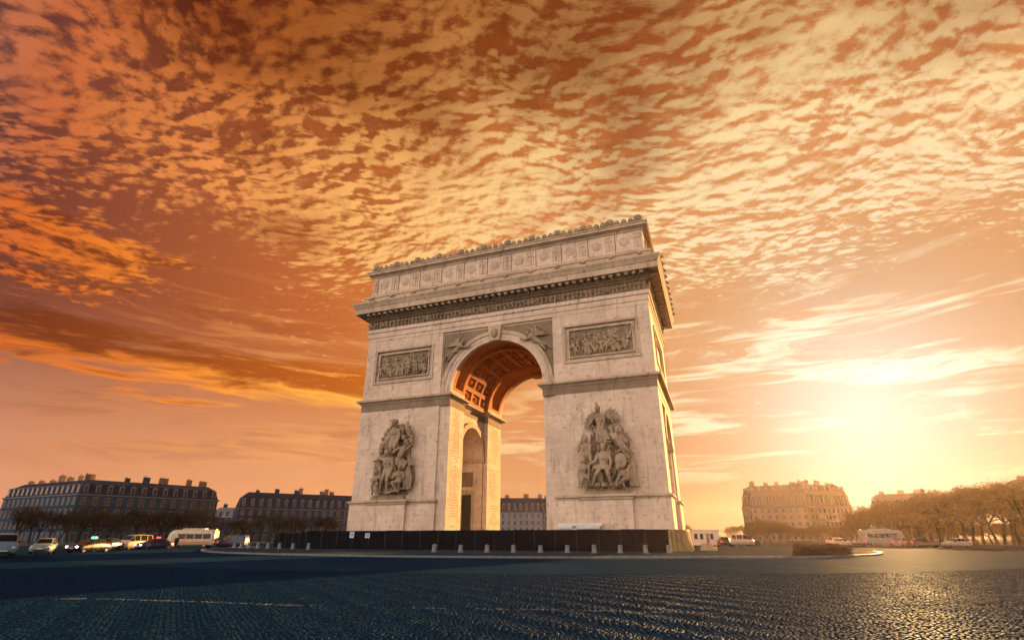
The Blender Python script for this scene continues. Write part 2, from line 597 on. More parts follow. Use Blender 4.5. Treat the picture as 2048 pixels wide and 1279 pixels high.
M['wallC'] = noisy('pale_stone_wall', (0.12, 0.15, 0.21), (0.17, 0.20, 0.26), 0.25, 0.9, 0.1)
M['wallR'] = noisy('cream_stone_wall', (0.15, 0.105, 0.068), (0.20, 0.145, 0.098), 0.25, 0.9, 0.1)
M['wallR2'] = noisy('buff_stone_wall', (0.09, 0.06, 0.042), (0.12, 0.085, 0.06), 0.25, 0.9, 0.1)
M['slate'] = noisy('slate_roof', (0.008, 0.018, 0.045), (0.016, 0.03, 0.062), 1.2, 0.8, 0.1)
M['zinc'] = noisy('zinc_roof', (0.10, 0.12, 0.16), (0.15, 0.17, 0.21), 0.8, 0.5, 0.4)
M['slateR'] = noisy('brown_slate_roof', (0.045, 0.03, 0.02), (0.07, 0.047, 0.032), 1.2, 0.6, 0.3)
M['band'] = noisy('pale_cornice_stone', (0.16, 0.17, 0.20), (0.12, 0.13, 0.155), 1.0, 0.85, 0.15)
M['pane'], _N, _b = material('window_glass', (0.012, 0.016, 0.022), 0.15, 0.5)
M['brick'] = noisy('brick_chimney', (0.16, 0.09, 0.06), (0.22, 0.13, 0.09), 2.0)
M['pot'] = noisy('clay_chimney_pot', (0.28, 0.13, 0.07), (0.36, 0.18, 0.10), 4.0)
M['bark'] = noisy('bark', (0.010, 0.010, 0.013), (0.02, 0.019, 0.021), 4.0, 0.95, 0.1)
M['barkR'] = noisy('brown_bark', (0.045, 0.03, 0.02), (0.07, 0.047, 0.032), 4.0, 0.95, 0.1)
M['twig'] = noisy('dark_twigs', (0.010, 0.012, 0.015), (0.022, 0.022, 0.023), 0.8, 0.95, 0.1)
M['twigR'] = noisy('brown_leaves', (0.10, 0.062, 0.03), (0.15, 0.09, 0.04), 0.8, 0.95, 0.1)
M['hedge'] = noisy('brown_hedge_leaves', (0.08, 0.052, 0.03), (0.12, 0.085, 0.05), 1.5, 0.95, 0.1)
M['tyre'] = noisy('rubber', (0.012, 0.012, 0.013), (0.02, 0.02, 0.02), 5.0, 0.8, 0.2)
M['rim'], _N, _b = material('alloy', (0.35, 0.36, 0.38), 0.35, 0.5, 0.8)
M['glass_car'], _N, _b = material('car_glass', (0.006, 0.009, 0.013), 0.06, 0.5)
M['black_trim'], _N, _b = material('black_plastic', (0.012, 0.012, 0.013), 0.6, 0.3)


def paint(name, c, rough=0.25):
    m, N, b = material(name, c, rough, 0.5)
    tc = N.node('ShaderNodeTexCoord')
    n = N.noise(tc.outputs['Object'], 2.2, 5, 0.65)
    N.link(N.mix(N.m('MULTIPLY', N.step(n, 0.42, 0.75), 0.45), c, (0.10, 0.09, 0.08)), b.inputs['Base Color'])
    N.link(N.step(n, 0.3, 0.8, rough, rough + 0.3), b.inputs['Roughness'])
    return m


def emit(name, c, s):
    m, N, b = material(name, c, 0.3, 0.5)
    b.inputs['Emission Color'].default_value = (*c, 1)
    b.inputs['Emission Strength'].default_value = s
    return m


M['headlight'] = emit('lit_headlight', (1.0, 0.80, 0.78), 5.0)
M['headlight_off'], _N, _b = material('headlight_glass', (0.55, 0.56, 0.58), 0.1, 0.6)
M['taillight'] = emit('red_light', (0.9, 0.03, 0.06), 1.2)
M['taxi_green'] = emit('green_taxi_lamp', (0.05, 0.9, 0.25), 1.6)
M['amber'] = emit('amber_lamp', (0.9, 0.85, 0.25), 1.2)


def add_gloss(N, b, fac, rough, col=(1, 1, 1)):
    """dull stone with a weak sheen"""
    b.inputs['Specular IOR Level'].default_value = 0.0
    g = N.node('ShaderNodeBsdfGlossy')
    g.inputs['Color'].default_value = (*col, 1)
    N.put(g.inputs['Roughness'], rough)
    mx = N.node('ShaderNodeMixShader')
    N.put(mx.inputs[0], fac)
    out = [n for n in N.t.nodes if n.type == 'OUTPUT_MATERIAL'][0]
    N.link(b.outputs[0], mx.inputs[1])
    N.link(g.outputs[0], mx.inputs[2])
    N.link(mx.outputs[0], out.inputs[0])
    if b.inputs['Normal'].is_linked:
        N.link(b.inputs['Normal'].links[0].from_socket, g.inputs['Normal'])


def ground_mats():
    # stone setts: dark blue-grey granite, tone varies from stone to stone
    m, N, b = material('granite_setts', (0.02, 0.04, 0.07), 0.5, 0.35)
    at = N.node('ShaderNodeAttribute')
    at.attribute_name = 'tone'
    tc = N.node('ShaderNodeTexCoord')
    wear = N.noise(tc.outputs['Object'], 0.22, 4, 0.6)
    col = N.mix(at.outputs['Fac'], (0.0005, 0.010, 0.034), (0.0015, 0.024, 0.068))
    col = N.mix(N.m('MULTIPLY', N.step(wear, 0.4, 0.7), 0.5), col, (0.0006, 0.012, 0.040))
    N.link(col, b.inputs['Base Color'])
    rg = N.m('ADD', N.m('MULTIPLY', N.noise(tc.outputs['Object'], 0.5, 4, 0.6), 0.25), 0.34)
    N.link(rg, b.inputs['Roughness'])
    bn = N.node('ShaderNodeBump')
    bn.inputs['Strength'].default_value = 0.6
    bn.inputs['Distance'].default_value = 0.006
    N.link(N.noise(tc.outputs['Object'], 28.0, 3, 0.6), bn.inputs['Height'])
    N.link(bn.outputs[0], b.inputs['Normal'])
    add_gloss(N, b, 0.017, rg, (0.72, 0.86, 1.0))
    M['setts'] = m
    # the same setts where they are too far or too oblique to tell apart
    m, N, b = material('far_setts', (0.01, 0.03, 0.055), 0.6, 0.2)
    tc = N.node('ShaderNodeTexCoord')
    P = tc.outputs['Object']
    vor = N.voronoi(P, 7.5, 'F1', rnd=0.6, dim='2D')
    vc = N.voronoi(P, 7.5, 'F1', rnd=0.6, dim='2D', out='Color')
    n = N.noise(P, 0.15, 4, 0.6)
    col = N.mix(N.sep(vc)[0], (0.0005, 0.010, 0.034), (0.0015, 0.022, 0.064))
    col = N.mix(N.step(n, 0.35, 0.65), col, (0.0006, 0.012, 0.040))
    N.link(col, b.inputs['Base Color'])
    bn = N.node('ShaderNodeBump')
    bn.inputs['Strength'].default_value = 0.8
    bn.inputs['Distance'].default_value = 0.04
    N.link(N.m('SUBTRACT', 1.0, vor), bn.inputs['Height'])
    N.link(bn.outputs[0], b.inputs['Normal'])
    add_gloss(N, b, 0.014, 0.5, (0.75, 0.9, 1.0))
    M['far_setts'] = m
    # smooth ring road
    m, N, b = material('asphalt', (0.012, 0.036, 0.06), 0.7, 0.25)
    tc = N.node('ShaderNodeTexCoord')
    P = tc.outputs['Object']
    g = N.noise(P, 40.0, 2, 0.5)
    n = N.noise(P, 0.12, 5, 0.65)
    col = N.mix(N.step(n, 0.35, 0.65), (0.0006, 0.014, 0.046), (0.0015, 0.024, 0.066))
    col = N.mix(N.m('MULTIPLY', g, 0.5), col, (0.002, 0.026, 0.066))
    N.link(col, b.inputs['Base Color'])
    N.link(N.step(N.noise(P, 0.5, 4, 0.6), 0.3, 0.7, 0.5, 0.8), b.inputs['Roughness'])
    bn = N.node('ShaderNodeBump')
    bn.inputs['Strength'].default_value = 0.5
    bn.inputs['Distance'].default_value = 0.012
    N.link(g, bn.inputs['Height'])
    N.link(bn.outputs[0], b.inputs['Normal'])
    add_gloss(N, b, 0.014, 0.6, (0.72, 0.86, 1.0))
    M['asphalt'] = m
    # island paving
    m, N, b = material('island_paving', (0.10, 0.11, 0.13), 0.8, 0.2)
    tc = N.node('ShaderNodeTexCoord')
    P = tc.outputs['Object']
    br = N.node('ShaderNodeTexBrick')
    N.put(br.inputs['Vector'], P)
    br.inputs['Scale'].default_value = 1.0
    br.inputs['Brick Width'].default_value = 0.9
    br.inputs['Row Height'].default_value = 0.6
    br.inputs['Mortar Size'].default_value = 0.02
    br.inputs['Color1'].default_value = (0.022, 0.042, 0.070, 1)
    br.inputs['Color2'].default_value = (0.030, 0.052, 0.08, 1)
    br.inputs['Mortar'].default_value = (0.03, 0.04, 0.05, 1)
    N.link(N.mix(N.m('MULTIPLY', N.step(N.noise(P, 0.6, 4, 0.6), 0.4, 0.7), 0.5), br.outputs['Color'], (0.02, 0.034, 0.052)), b.inputs['Base Color'])
    add_gloss(N, b, 0.010, 0.6)
    M['island'] = m
    # worn road paint
    m, N, b = material('worn_white_paint', (0.6, 0.6, 0.6), 0.6, 0.3)
    tc = N.node('ShaderNodeTexCoord')
    n = N.noise(tc.outputs['Object'], 3.0, 5, 0.7)
    N.link(N.mix(N.step(n, 0.42, 0.60), (0.10, 0.125, 0.165), (0.006, 0.02, 0.045)), b.inputs['Base Color'])
    add_gloss(N, b, 0.006, 0.6)
    M['line'] = m


ground_mats()

# ------------------------------------------------------------------ the triumphal arch
W2, D2 = 22.0, 10.0                     # half width and half depth of the masonry body
ARC_Z, ARC_R = 21.2, 7.1                # springing height and radius of the great vault
BAY0, BAY1 = -5.3, 4.1                  # the recessed middle bay of the passage
SM_C, SM_R, SM_Z = -0.6, 4.3, 13.4      # cross passage: centre, radius, springing


def build_arch():
    arc = thing('triumphal_arch', 'huge pale stone triumphal arch with carved reliefs standing in the middle of the square', 'arch')
    st, tr, pa, cv, va = M['stone'], M['trim'], M['patina_shade'], M['carved'], M['vault']

    # ---- masonry body with the great opening, cross passage cut through it
    RR = 7.8
    poly = [(-W2, 0), (-RR, 0), (-RR, ARC_Z)]
    for i in range(1, 40):
        a = math.pi - math.pi * i / 40
        poly.append((RR * math.cos(a), ARC_Z + RR * math.sin(a)))
    poly += [(RR, ARC_Z), (RR, 0), (W2, 0), (W2, 31.0), (-W2, 31.0)]
    mb = MB()
    mb.prism(poly, lambda x, z: (x, -D2, z), lambda x, z: (x, D2, z))
    body_me = mb.mesh('masonry_body', st)
    cut = MB()
    cp = [(SM_C - SM_R, -1.0), (SM_C + SM_R, -1.0), (SM_C + SM_R, SM_Z)]
    for i in range(1, 24):
        a = math.pi * i / 24
        cp.append((SM_C + SM_R * math.cos(a), SM_Z + SM_R * math.sin(a)))
    cp.append((SM_C - SM_R, SM_Z))
    cut.prism(cp, lambda y, z: (-30, y, z), lambda y, z: (30, y, z))
    o = obj('tmp_body', body_me)
    c = obj('tmp_cut', cut.mesh('tmp_cut'))
    bo = o.modifiers.new('b', 'BOOLEAN')
    bo.operation = 'DIFFERENCE'
    bo.object = c
    bo.solver = 'EXACT'
    dg = bpy.context.evaluated_depsgraph_get()
    dg.update()
    me = bpy.data.meshes.new_from_object(o.evaluated_get(dg))
    me.name = 'masonry_body'
    bpy.data.objects.remove(o)
    bpy.data.objects.remove(c)
    obj('masonry_body', me, arc)

    # ---- smooth slabs on the pier faces, open round the relief panels
    def slab(xs, zs, hole, y0, y1, name='pier_slab', swap=False):
        mb = MB()
        for i in range(len(xs) - 1):
            for k in range(len(zs) - 1):
                if (i, k) in hole:
                    continue
                if swap:
                    mb.box(y0, y1, xs[i], xs[i + 1], zs[k], zs[k + 1])
                else:
                    mb.box(xs[i], xs[i + 1], y0, y1, zs[k], zs[k + 1])
        return mb.build(name, st, arc)
    for sx in (-1, 1):
        xs = sorted([sx * 8.75, sx * 10.2, sx * 20.6, sx * 22.25])
        for y0, y1 in ((-D2 - 0.25, -D2 + 0.01), (D2 - 0.01, D2 + 0.25)):
            slab(xs, [0, 23.5, 29.1, 30.7], {(1, 1)}, y0, y1)
        # side faces: slab left open over the cross passage and the panel above it
        x0, x1 = (W2 - 0.01, W2 + 0.245) if sx > 0 else (-W2 - 0.245, -W2 + 0.01)
        slab([-D2 - 0.005, -6.3, 5.1, D2 + 0.005], [0, 18.4, 23.5, 29.1, 30.7], {(1, 0), (1, 2)}, x0, x1, swap=True)

    # ---- pilasters of the great passage and of the recessed bay
    for sx in (-1, 1):
        for y0, y1 in ((-D2 + 0.02, BAY0), (BAY1, D2 - 0.02)):
            xa, xb = sorted((sx * 7.1, sx * 7.85))
            MB().box(xa, xb, y0, y1, 0, ARC_Z - 0.3).build('passage_pilaster', st, arc)
        # frame and moulded ring of the small arch facing the passage
        xr = sorted((sx * 7.55, sx * 7.85))
        MB().arcbox(SM_R - 0.02, SM_R + 0.75, 0, math.pi, xr[0], xr[1], SM_Z, 24, SM_C, 'X').build('small_archivolt', tr, arc)
        xr2 = sorted((sx * 21.9, sx * 22.4))
        MB().arcbox(SM_R - 0.02, SM_R + 0.8, 0, math.pi, xr2[0], xr2[1], SM_Z, 24, SM_C, 'X').build('small_archivolt', tr, arc)
        # impost mouldings at the foot of the small vault
        for yy in (SM_C - SM_R, SM_C + SM_R):
            a, b = sorted((sx * 7.4, sx * 22.5))
            MB().box(a, b, yy - 0.28, yy + 0.28, SM_Z - 0.5, SM_Z).build('small_impost', tr, arc)
        # blind panel and doorway in the cross passage
        xa, xb = sorted((sx * 9.2, sx * 11.6))
        MB().box(xa, xb, SM_C + SM_R - 0.12, SM_C + SM_R + 0.05, 0, 8.6).build('door_surround', tr, arc)
        d = sorted((sx * 9.6, sx * 11.2))
        MB().box(d[0], d[1], SM_C + SM_R - 0.16, SM_C + SM_R - 0.1, 0, 7.9).build('bronze_door', M['bronze'], arc)
        e = sorted((sx * 9.4, sx * 11.4))
        MB().box(e[0], e[1], SM_C + SM_R - 0.16, SM_C + SM_R, 9.2, 11.4).build('inscription_tablet', pa, arc)

    # ---- pedestals and their ledges
    led = [(-0.1, 5.8), (0.18, 5.8), (0.24, 6.0), (0.42, 6.1), (0.42, 6.28), (0.2, 6.4), (-0.1, 6.4)]
    low = [(-0.1, 0.0), (0.17, 0.0), (0.17, 5.82), (-0.1, 5.82)]
    for sx in (-1, 1):
        for sy in (-1, 1):
            xa, xb = sorted((sx * 8.75, sx * 22.25))
            ya, yb = (-D2 - 0.25, SM_C - SM_R - 0.75) if sy < 0 else (SM_C + SM_R + 0.75, D2 + 0.25)
            pl = [(xa, ya), (xb, ya), (xb, yb), (xa, yb)]
            MB().sweep(pl, low).build('pedestal', st, arc)
            MB().sweep(pl, led).build('pedestal_ledge', tr, arc)
            # block that carries the sculpture group
            y0, y1 = (-D2 - 0.95, -D2 - 0.3) if sy < 0 else (D2 + 0.3, D2 + 0.95)
            pa_, pb_ = sorted((sx * 12.0, sx * 18.0))
            if sx < 0:
                pa_, pb_ = -18.9, -12.9
            MB().box(pa_, pb_, y0, y1, 0, 5.85).build('sculpture_pedestal', st, arc)
            pl2 = [(pa_, y0), (pb_, y0), (pb_, y1), (pa_, y1)]
            MB().sweep(pl2, [(-0.3, 5.81), (0.2, 5.81), (0.26, 6.02), (0.44, 6.12), (0.44, 6.30), (0.2, 6.42), (-0.3, 6.42)]).build('pedestal_ledge', tr, arc)
            MB().box(pa_ + 0.25, pb_ - 0.25, y0 + 0.0, y1, 6.4, 6.75).box(pa_ + 0.4, pb_ - 0.4, y0 + 0.1, y1, 6.75, 7.05).build('sculpture_plinth', cv, arc)

    # ---- impost: plain band and cornice round each pier
    plL = [(-22.25, -D2 - 0.25), (-7.1, -D2 - 0.25), (-7.1, BAY0), (-7.8, BAY0), (-7.8, BAY1), (-7.1, BAY1), (-7.1, D2 + 0.25), (-22.25, D2 + 0.25)]
    plR = [(-x, y) for x, y in plL][::-1]
    for pl in (plL, plR):
        MB().sweep(pl, [(-0.3, 19.3), (0.06, 19.3), (0.06, 20.35), (-0.3, 20.35)]).build('impost_band', pa, arc)
        MB().sweep(pl, [(-0.3, 20.35), (0.16, 20.35), (0.24, 20.5), (0.5, 20.62), (0.66, 20.72), (0.66, 20.98), (0.5, 21.08), (0.2, 21.18), (-0.3, 21.2)]).build('impost_cornice', tr, arc)
        MB().sweep(pl, [(-0.3, 21.18), (0.02, 21.19), (0.02, 21.75), (-0.3, 21.75)]).build('impost_step', st, arc)

    # ---- archivolts of the great arch
    for y0, y1, s in ((-D2 - 0.22, -D2 + 0.5, -1), (D2 - 0.5, D2 + 0.22, 1)):
        MB().arcbox(7.1, 7.62, 0, math.pi, y0, y1, ARC_Z, 48).build('archivolt_ring', st, arc)
        MB().arcbox(7.60, 8.1, 0, math.pi, y0 - 0.06 * (s < 0), y1 + 0.06 * (s > 0), ARC_Z, 48).build('archivolt_ring', st, arc)
        MB().arcbox(8.08, 8.62, 0, math.pi, y0 - 0.2 * (s < 0), y1 + 0.2 * (s > 0), ARC_Z, 48).build('archivolt_moulding', tr, arc)
        ks = MB()
        yk0, yk1 = (y0 - 0.55, y0 + 0.3) if s < 0 else (y1 - 0.3, y1 + 0.55)
        ks.prism([(-0.75, ARC_Z + 6.95), (0.75, ARC_Z + 6.95), (1.1, 30.6), (-1.1, 30.6)], lambda x, z: (x, yk0, z), lambda x, z: (x, yk1, z))
        k = ks.build('keystone', tr, arc)
        yy = yk0 if s < 0 else yk1
        MB().ellipsoid((0, yy, ARC_Z + 8.1), 0.55, 0.35, 0.75).build('keystone_mask', cv, k, True)
    # spandrel grounds and their frames
    for sx in (-1, 1):
        for y0, y1 in ((-D2 - 0.06, -D2 + 0.05), (D2 - 0.05, D2 + 0.06)):
            pts = [(8.6, 22.0)]
            for i in range(0, 21):
                a = R_(6) + (R_(82) - R_(6)) * i / 20
                pts.append((8.5 * math.cos(a), ARC_Z + 8.5 * math.sin(a)))
            pts += [(1.15, 30.4), (8.6, 30.4)]
            pts = [(sx * x, z) for x, z in pts]
            mbs = MB()
            mbs.prism(pts, lambda x, z: (x, y0, z), lambda x, z: (x, y1, z))
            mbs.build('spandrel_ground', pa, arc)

    # ---- vault: solid outer bands with a long sunk panel, coffers between
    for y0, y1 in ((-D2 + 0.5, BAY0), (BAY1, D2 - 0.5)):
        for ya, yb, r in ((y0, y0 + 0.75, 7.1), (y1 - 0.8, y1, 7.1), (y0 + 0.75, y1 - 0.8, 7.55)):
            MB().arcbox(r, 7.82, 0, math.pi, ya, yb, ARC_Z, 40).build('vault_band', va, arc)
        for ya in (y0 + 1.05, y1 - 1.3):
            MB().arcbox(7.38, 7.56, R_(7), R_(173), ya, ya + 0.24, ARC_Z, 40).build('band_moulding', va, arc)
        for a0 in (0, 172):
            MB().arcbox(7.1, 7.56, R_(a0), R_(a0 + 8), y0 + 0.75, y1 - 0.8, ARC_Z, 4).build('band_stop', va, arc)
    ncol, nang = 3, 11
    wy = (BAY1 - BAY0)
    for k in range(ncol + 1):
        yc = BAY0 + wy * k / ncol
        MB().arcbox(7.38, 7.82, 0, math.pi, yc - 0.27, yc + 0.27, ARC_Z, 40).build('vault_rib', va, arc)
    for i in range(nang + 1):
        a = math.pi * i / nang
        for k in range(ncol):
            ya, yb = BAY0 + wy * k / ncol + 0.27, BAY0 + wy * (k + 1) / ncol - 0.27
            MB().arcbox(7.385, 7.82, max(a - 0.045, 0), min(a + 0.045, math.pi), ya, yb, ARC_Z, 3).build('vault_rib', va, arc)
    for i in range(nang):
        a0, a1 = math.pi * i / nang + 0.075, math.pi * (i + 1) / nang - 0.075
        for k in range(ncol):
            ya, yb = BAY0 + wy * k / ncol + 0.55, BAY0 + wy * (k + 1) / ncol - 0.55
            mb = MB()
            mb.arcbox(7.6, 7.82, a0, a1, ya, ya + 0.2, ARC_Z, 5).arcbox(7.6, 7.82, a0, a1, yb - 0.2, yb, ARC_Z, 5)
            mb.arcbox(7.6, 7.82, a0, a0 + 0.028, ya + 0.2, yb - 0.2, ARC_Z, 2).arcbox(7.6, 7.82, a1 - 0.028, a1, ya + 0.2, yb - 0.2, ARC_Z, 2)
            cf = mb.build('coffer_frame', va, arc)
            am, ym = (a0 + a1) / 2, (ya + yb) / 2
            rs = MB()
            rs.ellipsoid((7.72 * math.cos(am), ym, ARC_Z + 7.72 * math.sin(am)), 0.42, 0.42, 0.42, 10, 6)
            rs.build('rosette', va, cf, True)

    # ---- relief panels over the sculpture groups: frames with a sunk field
    def panel_frame(xa, xb, za, zb, y, s):
        yb = y
        mb = MB()
        w = 0.32
        d0, d1 = sorted((y, y - s * 0.16))
        for (a, b, c, d) in ((xa, xb, za, za + w), (xa, xb, zb - w, zb), (xa, xa + w, za + w, zb - w), (xb - w, xb, za + w, zb - w)):
            mb.box(a, b, d0, d1, c, d)
        fr = mb.build('relief_panel_frame', tr, arc)
        mb = MB()
        xa, xb, za, zb = xa + 0.72, xb - 0.72, za + 0.72, zb - 0.72
        w = 0.18
        d0, d1 = sorted((y + s * 0.18, y - s * 0.05))
        for (a, b, c, d) in ((xa, xb, za, za + w), (xa, xb, zb - w, zb), (xa, xa + w, za + w, zb - w), (xb - w, xb, za + w, zb - w)):
            mb.box(a, b, d0, d1, c, d)
        mb.build('inner_moulding', tr, fr)
        return fr
    panels = []
    for sx in (-1, 1):
        xa, xb = sorted((sx * 10.2, sx * 20.6))
        panels.append((panel_frame(xa, xb, 23.5, 29.1, -D2 - 0.25, 1), (xa + xb) / 2))
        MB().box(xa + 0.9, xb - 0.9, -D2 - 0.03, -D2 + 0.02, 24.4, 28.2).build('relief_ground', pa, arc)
        panel_frame(xa, xb, 23.5, 29.1, D2 + 0.25, -1)
        # frames on the narrow sides
        x = sx * (W2 + 0.245)
        mb = MB()
        for (a, b, c, d) in ((-6.3, 5.1, 23.5, 23.85), (-6.3, 5.1, 28.75, 29.1), (-6.3, -5.95, 23.85, 28.75), (4.75, 5.1, 23.85, 28.75)):
            q = sorted((x - sx * 0.24, x + sx * 0.16))
            mb.box(q[0], q[1], a, b, c, d)
        for (a, b, c, d) in ((-5.4, 4.2, 24.3, 24.5), (-5.4, 4.2, 28.1, 28.3), (-5.4, -5.2, 24.5, 28.1), (4.0, 4.2, 24.5, 28.1)):
            q = sorted((x - sx * 0.24, x + sx * 0.02))
            mb.box(q[0], q[1], a, b, c, d)
        mb.build('side_panel_frame', tr, arc)

    # ---- entablature
    P0 = [(-22.25, -10.25), (22.25, -10.25), (22.25, 10.25), (-22.25, 10.25)]
    MB().sweep(P0, [(-0.4, 30.7), (0.05, 30.7), (0.05, 31.35), (0.16, 31.36), (0.16, 32.1), (0.34, 32.2), (0.34, 32.75), (-0.4, 32.75)]).build('architrave', st, arc)
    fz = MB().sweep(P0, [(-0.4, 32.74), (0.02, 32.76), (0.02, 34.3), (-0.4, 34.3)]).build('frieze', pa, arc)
    MB().sweep(P0, [(-0.4, 34.28), (0.3, 34.3), (0.36, 34.5), (0.62, 34.62), (0.62, 35.32), (-0.4, 35.32)]).build('bed_moulding', pa, arc)
    MB().sweep(P0, [(-0.4, 35.3), (1.7, 35.32), (1.72, 35.2), (1.9, 35.2), (1.9, 36.0), (2.0, 36.1), (2.08, 36.3), (2.3, 36.7), (2.36, 36.74), (2.36, 37.05), (-0.4, 37.15)]).build('main_cornice', tr, arc)
    mod = MB().box(-0.24, 0.24, -0.96, 0, -0.44, 0).mesh('modillion', M['trim'])
    n = 43
    for k in range(n):
        obj('modillion', mod, arc, (-21.9 + 43.8 * k / (n - 1), -10.85, 35.31))
    n = 20
    for k in range(n):
        obj('modillion', mod, arc, (22.85, -9.9 + 19.8 * k / (n - 1), 35.31), (0, 0, math.pi / 2))
    # blocking course with lion heads
    MB().sweep(P0, [(-0.4, 37.1), (1.25, 37.05), (1.25, 37.3), (1.05, 37.35), (1.05, 38.1), (1.2, 38.2), (1.2, 38.45), (0.6, 38.75), (-0.4, 38.78)]).build('blocking_course', tr, arc)
    lion = MB()
    lion.ellipsoid((0, 0, 0), 0.34, 0.42, 0.4, 10, 6).ellipsoid((0, -0.34, -0.08), 0.2, 0.22, 0.18, 8, 5)
    for a in (-0.24, 0.24):
        lion.ellipsoid((a, -0.02, 0.34), 0.12, 0.1, 0.14, 6, 4)
    lion_me = lion.mesh('lion_head', cv, True)
    for k in range(12):
        obj('lion_head', lion_me, arc, (-21.9 + 43.8 * k / 11, -11.45, 37.75))
    for k in range(11):
        obj('lion_head', lion_me, arc, (24.45, -10.6 + 21.2 * k / 10, 37.32), (0, 0, math.pi / 2))

    # ---- attic with shields and sword panels
    P1 = [(-22.5, -10.5), (22.5, -10.5), (22.5, 10.5), (-22.5, 10.5)]
    aw = MB().sweep(P1, [(-20.0, 38.7), (0.12, 38.7), (0.12, 39.2), (0.0, 39.25), (0.0, 42.3), (-10.4, 42.3), (-10.4, 38.75)])
    aw = MB()
    aw.box(-22.5, 22.5, -10.5, 10.5, 38.7, 42.4)
    aw.build('attic_wall', st, arc)
    MB().sweep(P1, [(-0.2, 38.72), (0.14, 38.73), (0.14, 39.15), (-0.2, 39.2)]).build('attic_base', tr, arc)
    MB().sweep(P1, [(-0.3, 42.2), (0.12, 42.2), (0.2, 42.45), (0.5, 42.6), (0.78, 42.7), (0.78, 43.0), (0.9, 43.1), (0.9, 43.25), (-0.3, 43.3)]).build('attic_cornice', tr, arc)
    sh = MB()
    sh.lathe([(0.74, 0.0), (0.74, 0.1), (0.62, 0.16), (0.60, 0.10), (0.45, 0.2), (0.2, 0.27), (0.02, 0.28)], seg=20)
    sh_me = sh.mesh('shield', M['shield'], False)
    sw = MB()
    for (a, b, c, d) in ((-0.5, 0.5, -1.15, -1.05), (-0.5, 0.5, 1.05, 1.15), (-0.5, -0.4, -1.05, 1.05), (0.4, 0.5, -1.05, 1.05)):
        sw.box(a, b, -0.06, 0.02, c, d)
    sw_me = sw.mesh('sword_panel', M['trim'])
    sd = MB()
    sd.prism([(-0.13, 0.35), (0.13, 0.35), (0.1, -0.8), (0, -0.95), (-0.1, -0.8)], lambda x, z: (x, -0.14, z), lambda x, z: (x, 0.0, z))
    sd.box(-0.3, 0.3, -0.15, 0.0, 0.36, 0.48).box(-0.07, 0.07, -0.15, 0.0, 0.48, 0.85).ellipsoid((0, -0.08, 0.92), 0.11, 0.08, 0.11, 8, 5)
    sd_me = sd.mesh('sword', M['shield'])
    pil = MB().box(-0.06, 0.06, -0.05, 0.02, 39.2, 42.2).mesh('attic_joint', M['patina_shade'])
    xs0, step = -21.55, 4.005
    sp = obj('sword_panel', sw_me, arc, (-22.0, -10.5, 40.72), None, (0.8, 1, 1))
    obj('sword', sd_me, sp)
    for k in range(11):
        x0 = xs0 + step * k
        obj('attic_joint', pil, arc, (x0 + 0.06, -10.5, 0))
        obj('shield', sh_me, arc, (x0 + 1.32, -10.5, 40.75), (math.pi / 2, 0, 0), (1, 1, 0.5))
        sp = obj('sword_panel', sw_me, arc, (x0 + 3.2, -10.5, 40.72))
        obj('sword', sd_me, sp)
    for k in range(5):
        y0 = -9.6 + 4.0 * k
        obj('shield', sh_me, arc, (22.5, y0 + 1.3, 40.75), (math.pi / 2, 0, math.pi / 2))
        sp = obj('sword_panel', sw_me, arc, (22.5, y0 + 3.2, 40.72), (0, 0, math.pi / 2))
        obj('sword', sd_me, sp)
    # ---- crest of the roof: masks with palmettes between them
    P2 = [(-22.9, -10.9), (22.9, -10.9), (22.9, 10.9), (-22.9, 10.9)]
    MB().sweep(P2, [(-1.0, 43.2), (-0.05, 43.22), (-0.05, 43.62), (-0.16, 43.75), (-0.85, 43.78), (-1.0, 43.7)]).build('roof_parapet', pa, arc)
    MB().box(-21.9, 21.9, -9.9, 9.9, 42.35, 43.3).build('roof_slab', pa, arc)
    big = MB()
    big.ellipsoid((0, 0, 0.36), 0.54, 0.34, 0.56, 14, 9).ellipsoid((0, -0.26, 0.32), 0.36, 0.22, 0.38, 10, 6)
    for k in range(7):
        a = R_(18 + 24 * k)
        big.ellipsoid((0.5 * math.cos(a), 0, 0.36 + 0.52 * math.sin(a)), 0.14, 0.2, 0.14, 8, 5)
    big.box(-0.6, 0.6, -0.3, 0.3, -0.1, 0.15)
    big_me = big.mesh('acroterion_mask', cv, True)
    sm = MB()
    sm.ellipsoid((0, 0, 0.16), 0.46, 0.24, 0.34, 10, 6)
    for k in range(5):
        a = R_(30 + 30 * k)
        sm.ellipsoid((0.27 * math.cos(a), -0.05, 0.24 + 0.27 * math.sin(a)), 0.1, 0.14, 0.1, 6, 4)
    sm_me = sm.mesh('acroterion_palmette', cv, True)
    random.seed(5)
    for k in range(12):
        x = -22.1 + 44.2 * k / 11
        s = random.uniform(0.94, 1.06)
        obj('acroterion_mask', big_me, arc, (x, -10.75, 43.72), None, (s, 1, s))
        if k < 11:
            for j in (1, 2, 3):
                s = random.uniform(0.9, 1.1)
                obj('acroterion_palmette', sm_me, arc, (x + 44.2 / 11 * j / 4, -10.75, 43.74), None, (s, 1, s))
    for k in range(1, 6):
        y = -10.75 + 21.5 * k / 5
        obj('acroterion_mask', big_me, arc, (22.75, y, 43.72), (0, 0, math.pi / 2))
        for j in (1, 2, 3):
            obj('acroterion_palmette', sm_me, arc, (22.75, y - 21.5 / 5 * j / 4, 43.74), (0, 0, math.pi / 2))

    # ---- columns of engraved names on the passage pilasters
    random.seed(11)
